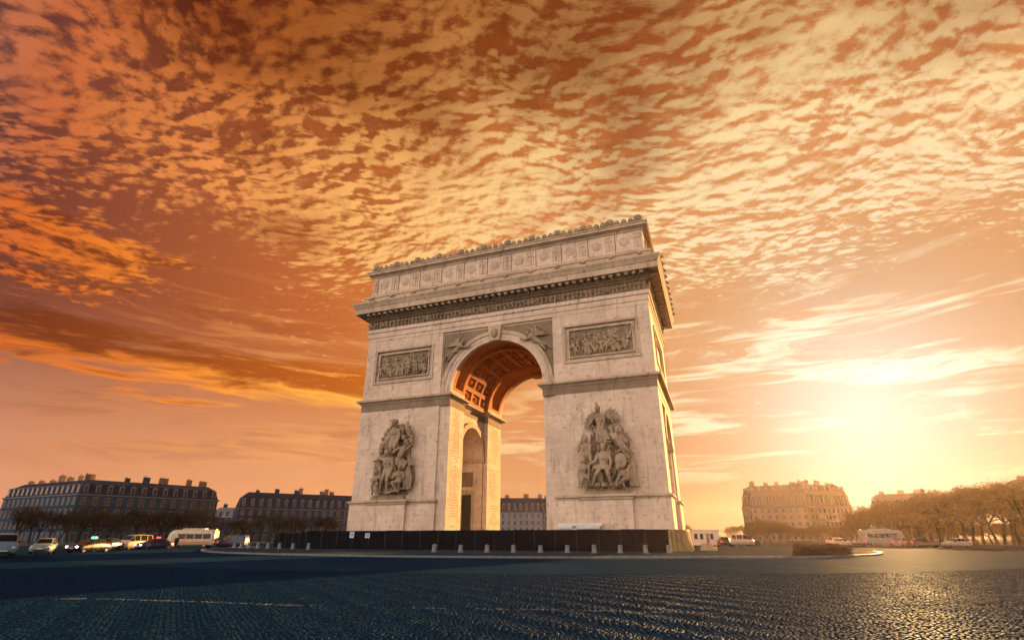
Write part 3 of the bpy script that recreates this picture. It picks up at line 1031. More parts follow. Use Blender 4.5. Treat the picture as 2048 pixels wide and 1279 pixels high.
    for x, s in ((-7.1, 1), (7.1, -1)):
        for y0, y1 in ((-9.3, -6.0), (4.8, 9.3)):
            mb = MB()
            ym = (y0 + y1) / 2
            z = 18.4
            while z > 3.2:
                if random.random() < 0.07:
                    z -= 0.9
                w = random.uniform(0.35, 1.0) * (y1 - y0) * 0.46
                yy = ym - w
                while yy < ym + w:
                    l = random.uniform(0.08, 0.16)
                    mb.box(min(x, x + s * 0.012), max(x, x + s * 0.012), yy, yy + l, z, z + 0.17)
                    yy += l + 0.07
                z -= 0.36
            struct(mb.build('engraved_names', M['engraved'], arc), 'stuff')
    return arc, fz, panels

# ------------------------------------------------------------------ carved figures
def body_caps(mb, J, r, k=1.0, bulk=1.0):
    """one figure from its joints J (name -> (u, w, v)); r: head radius"""
    V = {a: Vector(b) for a, b in J.items()}
    q = r * bulk
    mb.ellipsoid(V['head'], r * 0.82, r * 0.95, r * 1.1, 12, 8)
    fwd = Vector(J.get('look', (0, -1, 0))).normalized()
    mb.capsule(V['head'] + fwd * r * 0.85, V['head'] + fwd * r * 1.02 + Vector((0, 0, -r * 0.15)), r * 0.2, r * 0.14)
    mb.ellipsoid(V['head'] + Vector((0, 0.1 * r, r * 0.45)), r * 0.95, r * 1.0, r * 0.8, 12, 6)
    mb.capsule(V['head'], V['neck'], r * 0.5, r * 0.55)
    mb.capsule(V['neck'], V['chest'], r * 0.75, q * 1.45)
    mb.capsule(V['sl'], V['sr'], q * 0.72, q * 0.72)
    mb.capsule(V['chest'] + (V['sl'] - V['sr']) * 0.18, V['pelvis'], q * 1.05, q * 1.0)
    mb.capsule(V['chest'] - (V['sl'] - V['sr']) * 0.18, V['pelvis'], q * 1.05, q * 1.0)
    for s in 'lr':
        if 'e' + s in V:
            mb.capsule(V['s' + s], V['e' + s], q * 0.60, q * 0.46)
            mb.capsule(V['e' + s], V['h' + s], q * 0.46, q * 0.32)
            d = (V['h' + s] - V['e' + s]).normalized()
            mb.capsule(V['h' + s], V['h' + s] + d * q * 0.7, q * 0.36, q * 0.25)
        if 'k' + s in V:
            hip = V['pelvis'] + (V['sl'] - V['sr']).normalized() * q * (0.55 if s == 'l' else -0.55)
            mb.capsule(hip, V['k' + s], q * 0.88, q * 0.6)
            mb.capsule(V['k' + s], V['f' + s], q * 0.58, q * 0.36)
            mb.capsule(V['f' + s], V['f' + s] + fwd * q * 0.9 + Vector((0, 0, -q * 0.15)), q * 0.36, q * 0.28)


def folds(mb, a, b, n, spread, r, wob=0.12, seed=0):
    """hanging cloth: a fan of wavy ridges from a to b"""
    rd = random.Random(seed)
    a, b = Vector(a), Vector(b)
    for i in range(n):
        t = (i / max(n - 1, 1) - 0.5) * 2
        p0 = a + Vector(spread) * t * 0.45
        p2 = b + Vector(spread) * t
        p1 = (p0 + p2) / 2 + Vector((rd.uniform(-wob, wob), rd.uniform(-wob, wob), rd.uniform(-wob, wob)))
        mb.capsule(p0, p1, r * rd.uniform(0.7, 1.1), r, 6)
        mb.capsule(p1, p2, r, r * rd.uniform(0.7, 1.2), 6)


def clutter(blobs, fig, P, seed):
    """arms, weapons and cloth packed between the figures"""
    rd = random.Random(seed)

    def f(mb):
        for (x, y, rx, rz) in blobs:
            for _ in range(int(9 * rx)):
                a, r = rd.uniform(0, 6.28), rd.uniform(0.2, 0.92)
                cx, cy = x + 94 * rx * r * math.cos(a), y + 94 * rz * r * math.sin(a)
                cy = min(cy, 1040)
                t = rd.uniform(0, 3.14)
                l = rd.uniform(18, 48)
                q = rd.uniform(0.09, 0.2)
                mb.capsule(P(cx - l * math.cos(t), cy - l * math.sin(t), rd.uniform(0.35, 0.7)), P(cx + l * math.cos(t), cy + l * math.sin(t), rd.uniform(0.35, 0.8)), q, q * 0.7, 6)
    fig(f)


def sculpture_right(arc):
    S, XC, YB = 94.0, 450.0, 1052.0
    P = lambda x, y, w=0.8: ((x - XC) / S, -w * 1.35, (YB - y) / S)
    base = Vector((15.3, -D2 - 0.3, 7.05))
    cv = M['carved']
    vox = 0.06
    back = MB()
    back_pts = ((450, 900, 2.7, 1.7), (440, 720, 2.6, 1.9), (450, 520, 2.2, 1.8), (420, 330, 1.5, 1.5), (430, 1030, 2.7, 0.35), (640, 900, 1.3, 1.5), (230, 820, 1.0, 1.9), (640, 560, 0.9, 1.5))
    for (x, y, rx, rz) in back_pts:
        back.ellipsoid(P(x, y, 0.0), rx, 0.42, rz, 16, 8)
    g = obj('sculpture_group', remeshed(back, 'sculpture_group', M['patina_shade'], 0.12), arc, base)

    def fig(fill, mat=cv):
        mb = MB()
        fill(mb)
        return obj('figure', remeshed(mb, 'figure', mat, vox, 1), g)

    def winged(mb):
        body_caps(mb, dict(head=P(398, 165, 1.3), neck=P(400, 205, 1.1), chest=P(405, 265, 0.95), pelvis=P(410, 370, 0.85), sl=P(465, 236, 1.0), sr=P(348, 240, 1.0),
                           er=P(312, 305, 1.2), hr=P(268, 368, 1.35), el=P(468, 310, 1.25), hl=P(440, 390, 1.45), kl=P(460, 480, 0.9), fl=P(455, 560, 0.8), kr=P(390, 490, 0.8), fr=P(400, 570, 0.7)), 0.40, bulk=0.95)
        mb.capsule(P(392, 120, 1.25), P(382, 80, 1.2), 0.22, 0.1)
        folds(mb, P(410, 340, 0.95), P(430, 520, 0.9), 6, (0.75, 0.1, 0.15), 0.13, 0.15, 1)
        for k in range(5):
            mb.capsule(P(370 - 8 * k, 400 + 34 * k, 0.9), P(500 + 6 * k, 420 + 30 * k, 0.9), 0.10, 0.10, 6)

    def wing(side):
        def f(mb):
            if side < 0:
                tips = [(335, 175), (300, 185), (262, 215), (235, 255), (222, 300), (218, 345), (250, 350), (285, 330)]
                root = (350, 215)
            else:
                tips = [(505, 150), (545, 140), (585, 165), (610, 205), (628, 245), (640, 285), (605, 300), (560, 320)]
                root = (480, 225)
            for i, (x, y) in enumerate(tips):
                mx, my = (root[0] + x) / 2, (root[1] + y) / 2 - 10
                mb.capsule(P(*root, 0.55), P(mx, my, 0.62), 0.2, 0.25, 6)
                mb.capsule(P(mx, my, 0.62), P(x, y, 0.5), 0.25, 0.13, 6)
        return f

    def warrior(mb):
        body_caps(mb, dict(head=P(437, 612, 1.5), neck=P(437, 650, 1.35), chest=P(430, 715, 1.25), pelvis=P(425, 812, 1.2), sl=P(492, 690, 1.25), sr=P(368, 694, 1.25),
                           er=P(335, 762, 1.4), hr=P(275, 800, 1.6), el=P(515, 775, 1.35), hl=P(500, 840, 1.5), kl=P(478, 918, 1.45), fl=P(498, 1025, 1.15), kr=P(338, 915, 1.5), fr=P(288, 1012, 1.2)), 0.42, bulk=1.05)
        for k in range(5):
            mb.capsule(P(415 + 12 * k, 585 - (k % 2) * 12, 1.45), P(405 + 16 * k, 562 + (k % 3) * 9, 1.35), 0.16, 0.08, 6)
        mb.capsule(P(275, 790, 1.7), P(238, 985, 1.5), 0.13, 0.09)
        folds(mb, P(350, 815, 1.2), P(300, 870, 1.1), 3, (0.35, 0, 0.1), 0.14, 0.1, 4)
        mb.capsule(P(330, 835, 1.4), P(450, 845, 1.45), 0.26, 0.2)

    def raised(mb):
        body_caps(mb, dict(head=P(608, 425, 1.2), neck=P(600, 455, 1.05), chest=P(580, 500, 1.0), pelvis=P(632, 572, 0.9), sl=P(622, 478, 0.9), sr=P(540, 470, 1.1),
                           er=P(545, 375, 1.2), hr=P(610, 352, 1.3), el=P(672, 420, 0.9), hl=P(648, 372, 1.1), kl=P(700, 650, 1.0), fl=P(740, 715, 0.8), kr=P(660, 660, 0.8), fr=P(700, 735, 0.7)), 0.37)
        folds(mb, P(640, 440, 0.9), P(715, 560, 0.7), 4, (0.4, 0.1, 0.3), 0.13, 0.15, 7)
        folds(mb, P(640, 580, 0.8), P(735, 700, 0.7), 4, (0.3, 0.1, 0.2), 0.13, 0.15, 8)

    def rider(mb):
        body_caps(mb, dict(head=P(232, 505, 1.15), neck=P(232, 545, 1.0), chest=P(230, 590, 0.95), pelvis=P(245, 680, 0.85), sl=P(278, 580, 1.0), sr=P(185, 588, 0.9),
                           er=P(165, 650, 1.0), hr=P(215, 680, 1.2), el=P(275, 660, 1.25), hl=P(290, 725, 1.4), kl=P(285, 760, 1.2), fl=P(250, 850, 0.9), kr=P(200, 770, 0.9), fr=P(180, 850, 0.8)), 0.36)
        mb.capsule(P(225, 470, 1.1), P(200, 430, 0.9), 0.24, 0.1)
        mb.capsule(P(205, 430, 0.8), P(105, 590, 0.6), 0.12, 0.06)
        folds(mb, P(180, 510, 0.8), P(150, 620, 0.7), 4, (0.3, 0.1, 0.1), 0.14, 0.15, 3)

    def kneel_left(mb):
        body_caps(mb, dict(head=P(190, 745, 1.2), neck=P(195, 780, 1.05), chest=P(185, 830, 1.0), pelvis=P(180, 910, 0.9), sl=P(232, 815, 1.0), sr=P(140, 825, 0.8),
                           er=P(120, 890, 0.9), hr=P(125, 950, 1.1), el=P(262, 850, 1.3), hl=P(258, 930, 1.5), kl=P(245, 945, 1.3), fl=P(250, 1015, 0.9), kr=P(160, 980, 1.1), fr=P(180, 1035, 0.7)), 0.35)
        folds(mb, P(150, 860, 0.8), P(165, 1030, 0.8), 5, (0.5, 0.1, 0), 0.15, 0.15, 5)
        mb.ellipsoid(P(200, 760, 0.75), 0.55, 0.2, 0.62, 12, 6)

    def crouch_right(mb):
        body_caps(mb, dict(head=P(590, 850, 1.4), neck=P(605, 880, 1.25), chest=P(630, 905, 1.1), pelvis=P(680, 950, 0.9), sl=P(665, 885, 1.0), sr=P(600, 925, 1.25),
                           er=P(575, 975, 1.4), hr=P(560, 1020, 1.4), el=P(700, 860, 1.2), hl=P(690, 960, 1.4), kl=P(625, 985, 1.4), fl=P(640, 1035, 1.1), kr=P(600, 1000, 1.2), fr=P(560, 1035, 1.2)), 0.33)
        folds(mb, P(720, 820, 0.7), P(750, 1030, 0.6), 6, (0.5, 0.05, 0), 0.17, 0.15, 9)

    def shield_(mb):
        mb.ellipsoid(P(618, 765, 1.05), 0.78, 0.2, 0.95, 16, 8)
        mb.ellipsoid(P(618, 765, 1.2), 0.28, 0.14, 0.34, 10, 6)
        mb.ellipsoid(P(745, 830, 0.6), 0.45, 0.2, 1.0, 12, 6)

    def youth(mb):
        body_caps(mb, dict(head=P(345, 720, 1.0), neck=P(345, 750, 0.9), chest=P(350, 790, 0.85), pelvis=P(370, 880, 0.8), sl=P(385, 775, 0.8), sr=P(312, 780, 0.9),
                           er=P(290, 850, 1.0), hr=P(310, 900, 1.1), kl=P(390, 960, 0.9), fl=P(395, 1035, 0.8), kr=P(360, 970, 1.0), fr=P(350, 1035, 0.9)), 0.32)
        mb.ellipsoid(P(320, 1015, 1.0), 0.36, 0.3, 0.28, 10, 6)
        mb.ellipsoid(P(410, 1020, 0.9), 0.42, 0.3, 0.26, 10, 6)
        mb.ellipsoid(P(555, 1020, 1.0), 0.36, 0.3, 0.28, 10, 6)
    clutter(back_pts, fig, P, 31)
    for f in (winged, wing(-1), wing(1), warrior, raised, rider, kneel_left, crouch_right, shield_, youth):
        fig(f)


def sculpture_left(arc):
    S, XC, YB = 96.0, 455.0, 1102.0
    P = lambda x, y, w=0.8: ((x - XC) / S, -w * 1.35, (YB - y) / S)
    base = Vector((-15.05, -D2 - 0.3, 7.05))
    cv = M['carved']
    vox = 0.065
    back = MB()
    back_pts = ((450, 950, 2.7, 1.5), (455, 780, 2.6, 1.8), (455, 560, 2.3, 1.8), (460, 380, 2.0, 1.7), (470, 230, 1.4, 0.9), (430, 1085, 2.6, 0.3), (680, 880, 0.8, 1.7), (230, 900, 0.7, 1.6))
    for (x, y, rx, rz) in back_pts:
        back.ellipsoid(P(x, y, 0.0), rx, 0.42, rz, 16, 8)
    g = obj('sculpture_group', remeshed(back, 'sculpture_group', M['patina_shade'], 0.12), arc, base)

    def fig(fill, mat=cv):
        mb = MB()
        fill(mb)
        return obj('figure', remeshed(mb, 'figure', mat, vox, 1), g)

    def standing(mb):
        body_caps(mb, dict(head=P(400, 572, 1.5), neck=P(400, 612, 1.3), chest=P(398, 672, 1.2), pelvis=P(405, 770, 1.1), sl=P(462, 655, 1.15), sr=P(335, 650, 1.15),
                           er=P(285, 640, 1.3), hr=P(228, 665, 1.5), el=P(492, 745, 1.25), hl=P(468, 845, 1.4), kl=P(428, 930, 1.35), fl=P(412, 1085, 1.05), kr=P(345, 920, 1.35), fr=P(298, 1080, 1.05)), 0.43, bulk=1.05)
        folds(mb, P(400, 690, 1.25), P(450, 800, 1.2), 4, (0.5, 0.1, 0.2), 0.15, 0.12, 2)
        folds(mb, P(455, 690, 1.0), P(500, 860, 1.0), 3, (0.25, 0.1, 0.1), 0.14, 0.12, 3)

    def crowned(mb):
        body_caps(mb, dict(head=P(455, 165, 1.3), neck=P(455, 215, 1.1), chest=P(455, 280, 1.0), pelvis=P(445, 390, 0.9), sl=P(520, 262, 0.95), sr=P(395, 270, 0.95),
                           er=P(355, 350, 1.1), hr=P(325, 430, 1.3), el=P(545, 350, 1.1), hl=P(530, 440, 1.3), kl=P(480, 480, 1.1), fl=P(485, 560, 0.9), kr=P(420, 480, 1.1), fr=P(405, 560, 0.9)), 0.45, bulk=1.0)
        mb.capsule(P(455, 130, 1.3), P(395, 125, 1.3), 0.3, 0.12)
        mb.ellipsoid(P(470, 140, 1.15), 0.5, 0.4, 0.42, 12, 7)
        folds(mb, P(450, 300, 1.05), P(430, 500, 1.05), 7, (1.05, 0.1, 0), 0.15, 0.15, 4)

    def trophies(pts, seed):
        def f(mb):
            rd = random.Random(seed)
            for x, y in pts:
                for k in range(5):
                    mb.ellipsoid(P(x + rd.uniform(-26, 26), y + rd.uniform(-28, 28), rd.uniform(0.45, 0.95)), rd.uniform(0.18, 0.4), rd.uniform(0.15, 0.3), rd.uniform(0.18, 0.42), 8, 5,
                                 Matrix.Rotation(rd.uniform(-0.8, 0.8), 3, 'Y'))
                a = rd.uniform(0, math.pi)
                mb.capsule(P(x - 40 * math.cos(a), y - 40 * math.sin(a), 0.8), P(x + 40 * math.cos(a), y + 40 * math.sin(a), 0.8), 0.1, 0.08, 6)
        return f

    def horse(mb):
        mb.capsule(P(540, 700, 0.8), P(600, 560, 1.05), 0.55, 0.42)
        mb.capsule(P(600, 555, 1.05), P(640, 540, 1.25), 0.42, 0.36)
        mb.capsule(P(640, 545, 1.25), P(630, 620, 1.5), 0.36, 0.2)
        for x in (690, 712):
            mb.capsule(P(668, 530, 1.1), P(x, 500, 1.1), 0.16, 0.1)
            mb.capsule(P(x, 500, 1.1), P(x + 28, 470, 1.1), 0.1, 0.05)
        mb.capsule(P(470, 560, 1.2), P(560, 505, 1.1), 0.2, 0.16)
        mb.capsule(P(560, 505, 1.1), P(640, 490, 1.0), 0.2, 0.2)
        folds(mb, P(520, 640, 1.0), P(660, 740, 1.0), 5, (0.2, 0.15, 0.45), 0.16, 0.15, 6)
        folds(mb, P(680, 600, 0.7), P(720, 730, 0.6), 3, (0.3, 0.1, 0.1), 0.15, 0.15, 11)

    def crouch(mb):
        body_caps(mb, dict(head=P(238, 815, 1.35), neck=P(240, 850, 1.2), chest=P(232, 890, 1.1), pelvis=P(220, 965, 0.9), sl=P(285, 870, 1.1), sr=P(185, 880, 1.0),
                           er=P(165, 920, 1.2), hr=P(215, 940, 1.5), el=P(310, 890, 1.3), hl=P(318, 820, 1.4), kl=P(285, 975, 1.4), fl=P(262, 1085, 1.0), kr=P(185, 985, 1.2), fr=P(182, 1085, 0.9)), 0.36)
        folds(mb, P(180, 830, 0.8), P(170, 940, 0.7), 3, (0.2, 0.1, 0.1), 0.15, 0.12, 8)
        mb.ellipsoid(P(245, 1020, 1.1), 0.5, 0.2, 0.6, 12, 7)

    def seated(mb):
        body_caps(mb, dict(head=P(600, 770, 1.2), neck=P(590, 805, 1.1), chest=P(575, 850, 1.05), pelvis=P(590, 935, 0.9), sl=P(635, 830, 1.0), sr=P(525, 850, 1.1),
                           er=P(505, 900, 1.3), hr=P(480, 880, 1.5), el=P(665, 890, 1.1), hl=P(620, 930, 1.4), kl=P(635, 960, 1.5), fl=P(605, 1070, 1.1), kr=P(520, 960, 1.5), fr=P(580, 1065, 1.2)), 0.38)
        folds(mb, P(690, 760, 0.7), P(690, 1030, 0.7), 6, (0.5, 0.1, 0), 0.19, 0.18, 10)
        mb.capsule(P(440, 1085, 1.2), P(560, 1060, 1.2), 0.2, 0.16)

    def rear_left(mb):
        body_caps(mb, dict(head=P(262, 545, 1.0), neck=P(260, 585, 0.9), chest=P(255, 630, 0.85), pelvis=P(235, 720, 0.8), sl=P(300, 615, 0.9), sr=P(210, 625, 0.8),
                           er=P(180, 690, 0.9), hr=P(200, 745, 1.1), kl=P(260, 790, 0.9), fl=P(250, 860, 0.8), kr=P(210, 790, 0.8), fr=P(190, 850, 0.7)), 0.35)
        folds(mb, P(230, 640, 0.9), P(190, 760, 0.8), 5, (0.3, 0.1, 0.35), 0.14, 0.15, 12)
    clutter(back_pts, fig, P, 47)
    for f in (standing, crowned, trophies([(345, 220), (312, 275), (290, 340), (275, 400), (262, 460), (240, 510)], 1), trophies([(630, 190), (640, 240), (665, 300), (705, 340), (690, 410), (640, 440), (600, 360)], 2),
              horse, crouch, seated, rear_left):
        fig(f)


def relief_figures(arc, fz, panels):
    """crowded low-relief figures of the frieze, the two panels and the spandrels"""
    rd = random.Random(21)
    cv = M['carved']
    poses = []
    for i in range(9):
        mb = MB()
        lean = rd.uniform(-0.22, 0.22)
        a = [rd.uniform(-1.0, 1.6) for _ in range(2)]
        l = [rd.uniform(-0.6, 0.15), rd.uniform(-0.1, 0.65)]
        pel = Vector((0, -0.1, 0.80))
        ch = pel + Vector((math.sin(lean) * 0.38, -0.06, math.cos(lean) * 0.38))
        nk = ch + Vector((math.sin(lean) * 0.2, -0.02, 0.2))
        hd = nk + Vector((rd.uniform(-0.08, 0.08), -0.05, 0.17))
        sl, sr = ch + Vector((0.2, 0, 0.1)), ch + Vector((-0.2, 0, 0.1))
        J = dict(head=hd, neck=nk, chest=ch, pelvis=pel, sl=sl, sr=sr)
        for s, sh, an, sg in (('l', sl, a[0], 1), ('r', sr, a[1], -1)):
            e = sh + Vector((sg * math.sin(an) * 0.3, -0.08, -math.cos(an) * 0.3))
            an2 = an + rd.uniform(0.2, 1.4)
            J['e' + s], J['h' + s] = e, e + Vector((sg * math.sin(an2) * 0.28, -0.06, -math.cos(an2) * 0.28))
        for s, an, sg in (('l', l[1], 1), ('r', l[0], -1)):
            kx = pel + Vector((math.sin(an) * 0.42, -0.08, -math.cos(an) * 0.42))
            an2 = an * rd.uniform(0.2, 1.0) - 0.1
            J['k' + s], J['f' + s] = kx, kx + Vector((math.sin(an2) * 0.4, 0.02, -math.cos(an2) * 0.38))
        body_caps(mb, J, 0.125, bulk=1.0)
        if i % 3 == 0:
            folds(mb, ch, pel + Vector((0.1, 0, -0.55)), 4, (0.16, 0, 0), 0.06, 0.05, i)
        if i % 4 == 1:      # horse beside the figure
            mb.capsule((-0.45, -0.02, 0.75), (0.35, -0.02, 0.78), 0.24, 0.26)
            mb.capsule((0.4, -0.04, 0.85), (0.66, -0.06, 1.2), 0.2, 0.13)
            mb.capsule((0.66, -0.06, 1.2), (0.86, -0.08, 1.05), 0.13, 0.08)
            for x in (-0.5, -0.3, 0.3, 0.55):
                mb.capsule((x, 0, 0.7), (x + 0.1, 0, 0.05), 0.1, 0.06)
        if i % 4 == 3:      # standard or spear
            mb.capsule((0.35, -0.02, 0.2), (0.5, -0.04, 1.75), 0.035, 0.03, 6)
            mb.ellipsoid((0.4, -0.05, 0.95), 0.2, 0.06, 0.26, 8, 5)
        poses.append(remeshed(mb, 'relief_figure', cv, 0.045, 1))
    # frieze, front and sunlit side
    x = -22.0
    while x < 22.0:
        s = rd.uniform(0.74, 0.84)
        f = rd.choice((-1, 1))
        obj('relief_figure', rd.choice(poses), fz, (x, -10.26, 32.78), None, (s * f, 1.5, s))
        x += rd.uniform(0.52, 0.74)
    y = -9.8
    while y < 10:
        obj('relief_figure', rd.choice(poses), fz, (22.26, y, 32.78), (0, 0, math.pi / 2), (0.78, 1.5, 0.78))
        y += rd.uniform(0.8, 1.1)
    # battle panels: figures in three uneven ranks
    for fr, xc in panels:
        for z0, sc, n, w in ((26.05, 1.12, 10, 0.0), (25.1, 1.2, 10, 0.08), (24.45, 1.25, 9, 0.18)):
            for k in range(n):
                xx = xc - 3.9 + 7.8 * (k + rd.uniform(0.1, 0.9)) / n
                s = sc * rd.uniform(0.9, 1.1)
                obj('relief_figure', rd.choice(poses), fr, (xx, -10.03 - w, z0 + rd.uniform(-0.1, 0.15)), (0, rd.uniform(-0.5, 0.5), 0), (s * rd.choice((-1, 1)), 1.1, s))
    # winged figures flying in the spandrels
    for sx in (-1, 1):
        mb = MB()
        body_caps(mb, dict(head=(0.9, -0.5, 2.2), neck=(0.75, -0.42, 2.0), chest=(0.5, -0.38, 1.75), pelvis=(-0.05, -0.3, 1.15), sl=(0.75, -0.4, 1.6), sr=(0.3, -0.35, 1.98),
                           el=(1.3, -0.4, 1.5), hl=(1.85, -0.4, 1.75), er=(0.2, -0.45, 2.6), hr=(0.7, -0.5, 3.05), kl=(-0.7, -0.4, 0.75), fl=(-1.35, -0.25, 0.25), kr=(-0.6, -0.3, 0.4), fr=(-1.2, -0.2, -0.3)), 0.33)
        for k in range(6):
            mb.capsule((0.2, -0.2, 1.9), (-0.25 - 0.28 * k, -0.15 - 0.05 * (k % 2), 3.25 - 0.30 * k - 0.05 * (k % 2)), 0.16, 0.11, 6)
        folds(mb, (-0.1, -0.25, 1.1), (-1.6, -0.18, 0.1), 5, (0.25, 0, 0.35), 0.1, 0.1, 3)
        me = remeshed(mb, 'spandrel_figure', M['carved'], 0.07)
        o = obj('spandrel_figure', me, arc, (sx * 6.35, -10.07, 26.15), (0, R_(-6) * sx, 0), (-sx * 1.12, 1.3, 1.12))
ARC, FRIEZE, PANELS = build_arch()
sculpture_right(ARC)
sculpture_left(ARC)
relief_figures(ARC, FRIEZE, PANELS)

# ------------------------------------------------------------------ ground
FW = Vector((-math.sin(CAM_YAW), math.cos(CAM_YAW), 0))     # where the square is seen along, on the ground
RT = Vector((math.cos(CAM_YAW), math.sin(CAM_YAW), 0))
CAM0 = Vector((CAM_POS.x, CAM_POS.y, 0))
RING_C, RING_R = Vector((3.0, 3.0)), 56.0


def catmull(pts, n=10):
    out = []
    m = len(pts)
    for i in range(m):
        p0, p1, p2, p3 = (Vector(pts[(i + k - 1) % m]) for k in range(4))
        for j in range(n):
            t = j / n
            out.append(0.5 * ((2 * p1) + (p2 - p0) * t + (2 * p0 - 5 * p1 + 4 * p2 - p3) * t * t + (3 * p1 - p0 - 3 * p2 + p3) * t ** 3))
    return out


ISLAND = catmull([(0, -33.6), (12, -31.8), (25.4, -27.7), (36, -21), (42, -10), (43, 5), (38, 22), (20, 34), (0, 38), (-20, 35), (-38, 25), (-45, 8),
                  (-44, -8), (-38, -19.5), (-27, -28.0), (-14, -32.4)], 12)


def build_ground():
    mb = MB()
    mb.add([(-900, -500, -0.05), (900, -500, -0.05), (900, 900, -0.05), (-900, 900, -0.05)], [(0, 1, 2, 3)])
    struct(mb.build('ground', M['far_setts']))
    # asphalt ring
    n = 160
    mb = MB()
    vs = []
    for i in range(n):
        a = 2 * math.pi * i / n
        vs.append((RING_C.x + RING_R * math.cos(a), RING_C.y + RING_R * math.sin(a), 0.0))
    mb.add(vs, [tuple(range(n))])
    road = struct(mb.build('ring_road', M['asphalt']))
    # far avenues and pavement under the trees
    mb = MB()
    vs = [(RING_C.x + r * math.cos(2 * math.pi * i / n), RING_C.y + r * math.sin(2 * math.pi * i / n), 0.02) for r in (105.0, 420.0) for i in range(n)]
    mb.add(vs, [(i, (i + 1) % n, n + (i + 1) % n, n + i) for i in range(n)])
    struct(mb.build('pavement', M['island']))
    # raised island
    pts = ISLAND
    mb = MB()
    k = len(pts)
    mb.add([(p.x, p.y, 0.14) for p in pts] + [(p.x, p.y, -0.02) for p in pts], [tuple(range(k))] + [(i, (i + 1) % k, k + (i + 1) % k, k + i) for i in range(k)])
    isl = struct(mb.build('island_pavement', M['island']))
    rd = random.Random(3)
    for i in range(k):
        a, b = Vector(pts[i]), Vector(pts[(i + 1) % k])
        if a.y > -2:
            continue
        m = max(1, round((b - a).length / 1.1))
        for j in range(m):
            p, q = a.lerp(b, j / m), a.lerp(b, (j + 1) / m)
            d = (q - p)
            L = d.length
            d = d / L
            nrm = Vector((d.y, -d.x))
            c = (p + q) / 2 + nrm * (0.06 + rd.uniform(-0.008, 0.008))
            s = MB().obox((c.x, c.y, 0.065 + rd.uniform(-0.006, 0.006)), (d.x, d.y, 0), (nrm.x, nrm.y, 0), (0, 0, 1), L / 2 - 0.012, 0.15, 0.095)
            s.build('kerb_stone', M['kerb'], isl)
    # road paint on the ring
    def dash(a, b, w):
        a, b = Vector(a), Vector(b)
        d = (b - a).normalized()
        nn = Vector((-d.y, d.x)) * w / 2
        mb = MB()
        seg = 8
        for i in range(seg):
            p, q = a.lerp(b, i / seg), a.lerp(b, (i + 1) / seg)
            j0, j1 = rd.uniform(0.85, 1.0), rd.uniform(0.85, 1.0)
            mb.add([(p.x + nn.x * j0, p.y + nn.y * j0, 0.004), (q.x + nn.x * j1, q.y + nn.y * j1, 0.004), (q.x - nn.x * j1, q.y - nn.y * j1, 0.004), (p.x - nn.x * j0, p.y - nn.y * j0, 0.004)], [(0, 1, 2, 3)])
        mb.build('lane_dash', M['line'], road)
    for a, b in (((25.5, -38.3), (26.7, -39.9)), ((26.9, -41.0), (28.4, -42.9)), ((30.2, -38.6), (31.3, -41.5)), ((33.5, -37.3), (34.4, -40.4)), ((37.5, -36.0), (38.2, -38.8)),
                 ((-5.3, -50.6), (-3.7, -50.0)), ((-0.8, -50.8), (3.5, -50.6)), ((2.5, -49.5), (2.2, -45.6)), ((6.5, -50.5), (9.5, -50.2)), ((-12, -46), (-10.5, -43.2)), ((-20, -42), (-18.2, -39.6))):
        dash(a, b, 0.16)
    return road


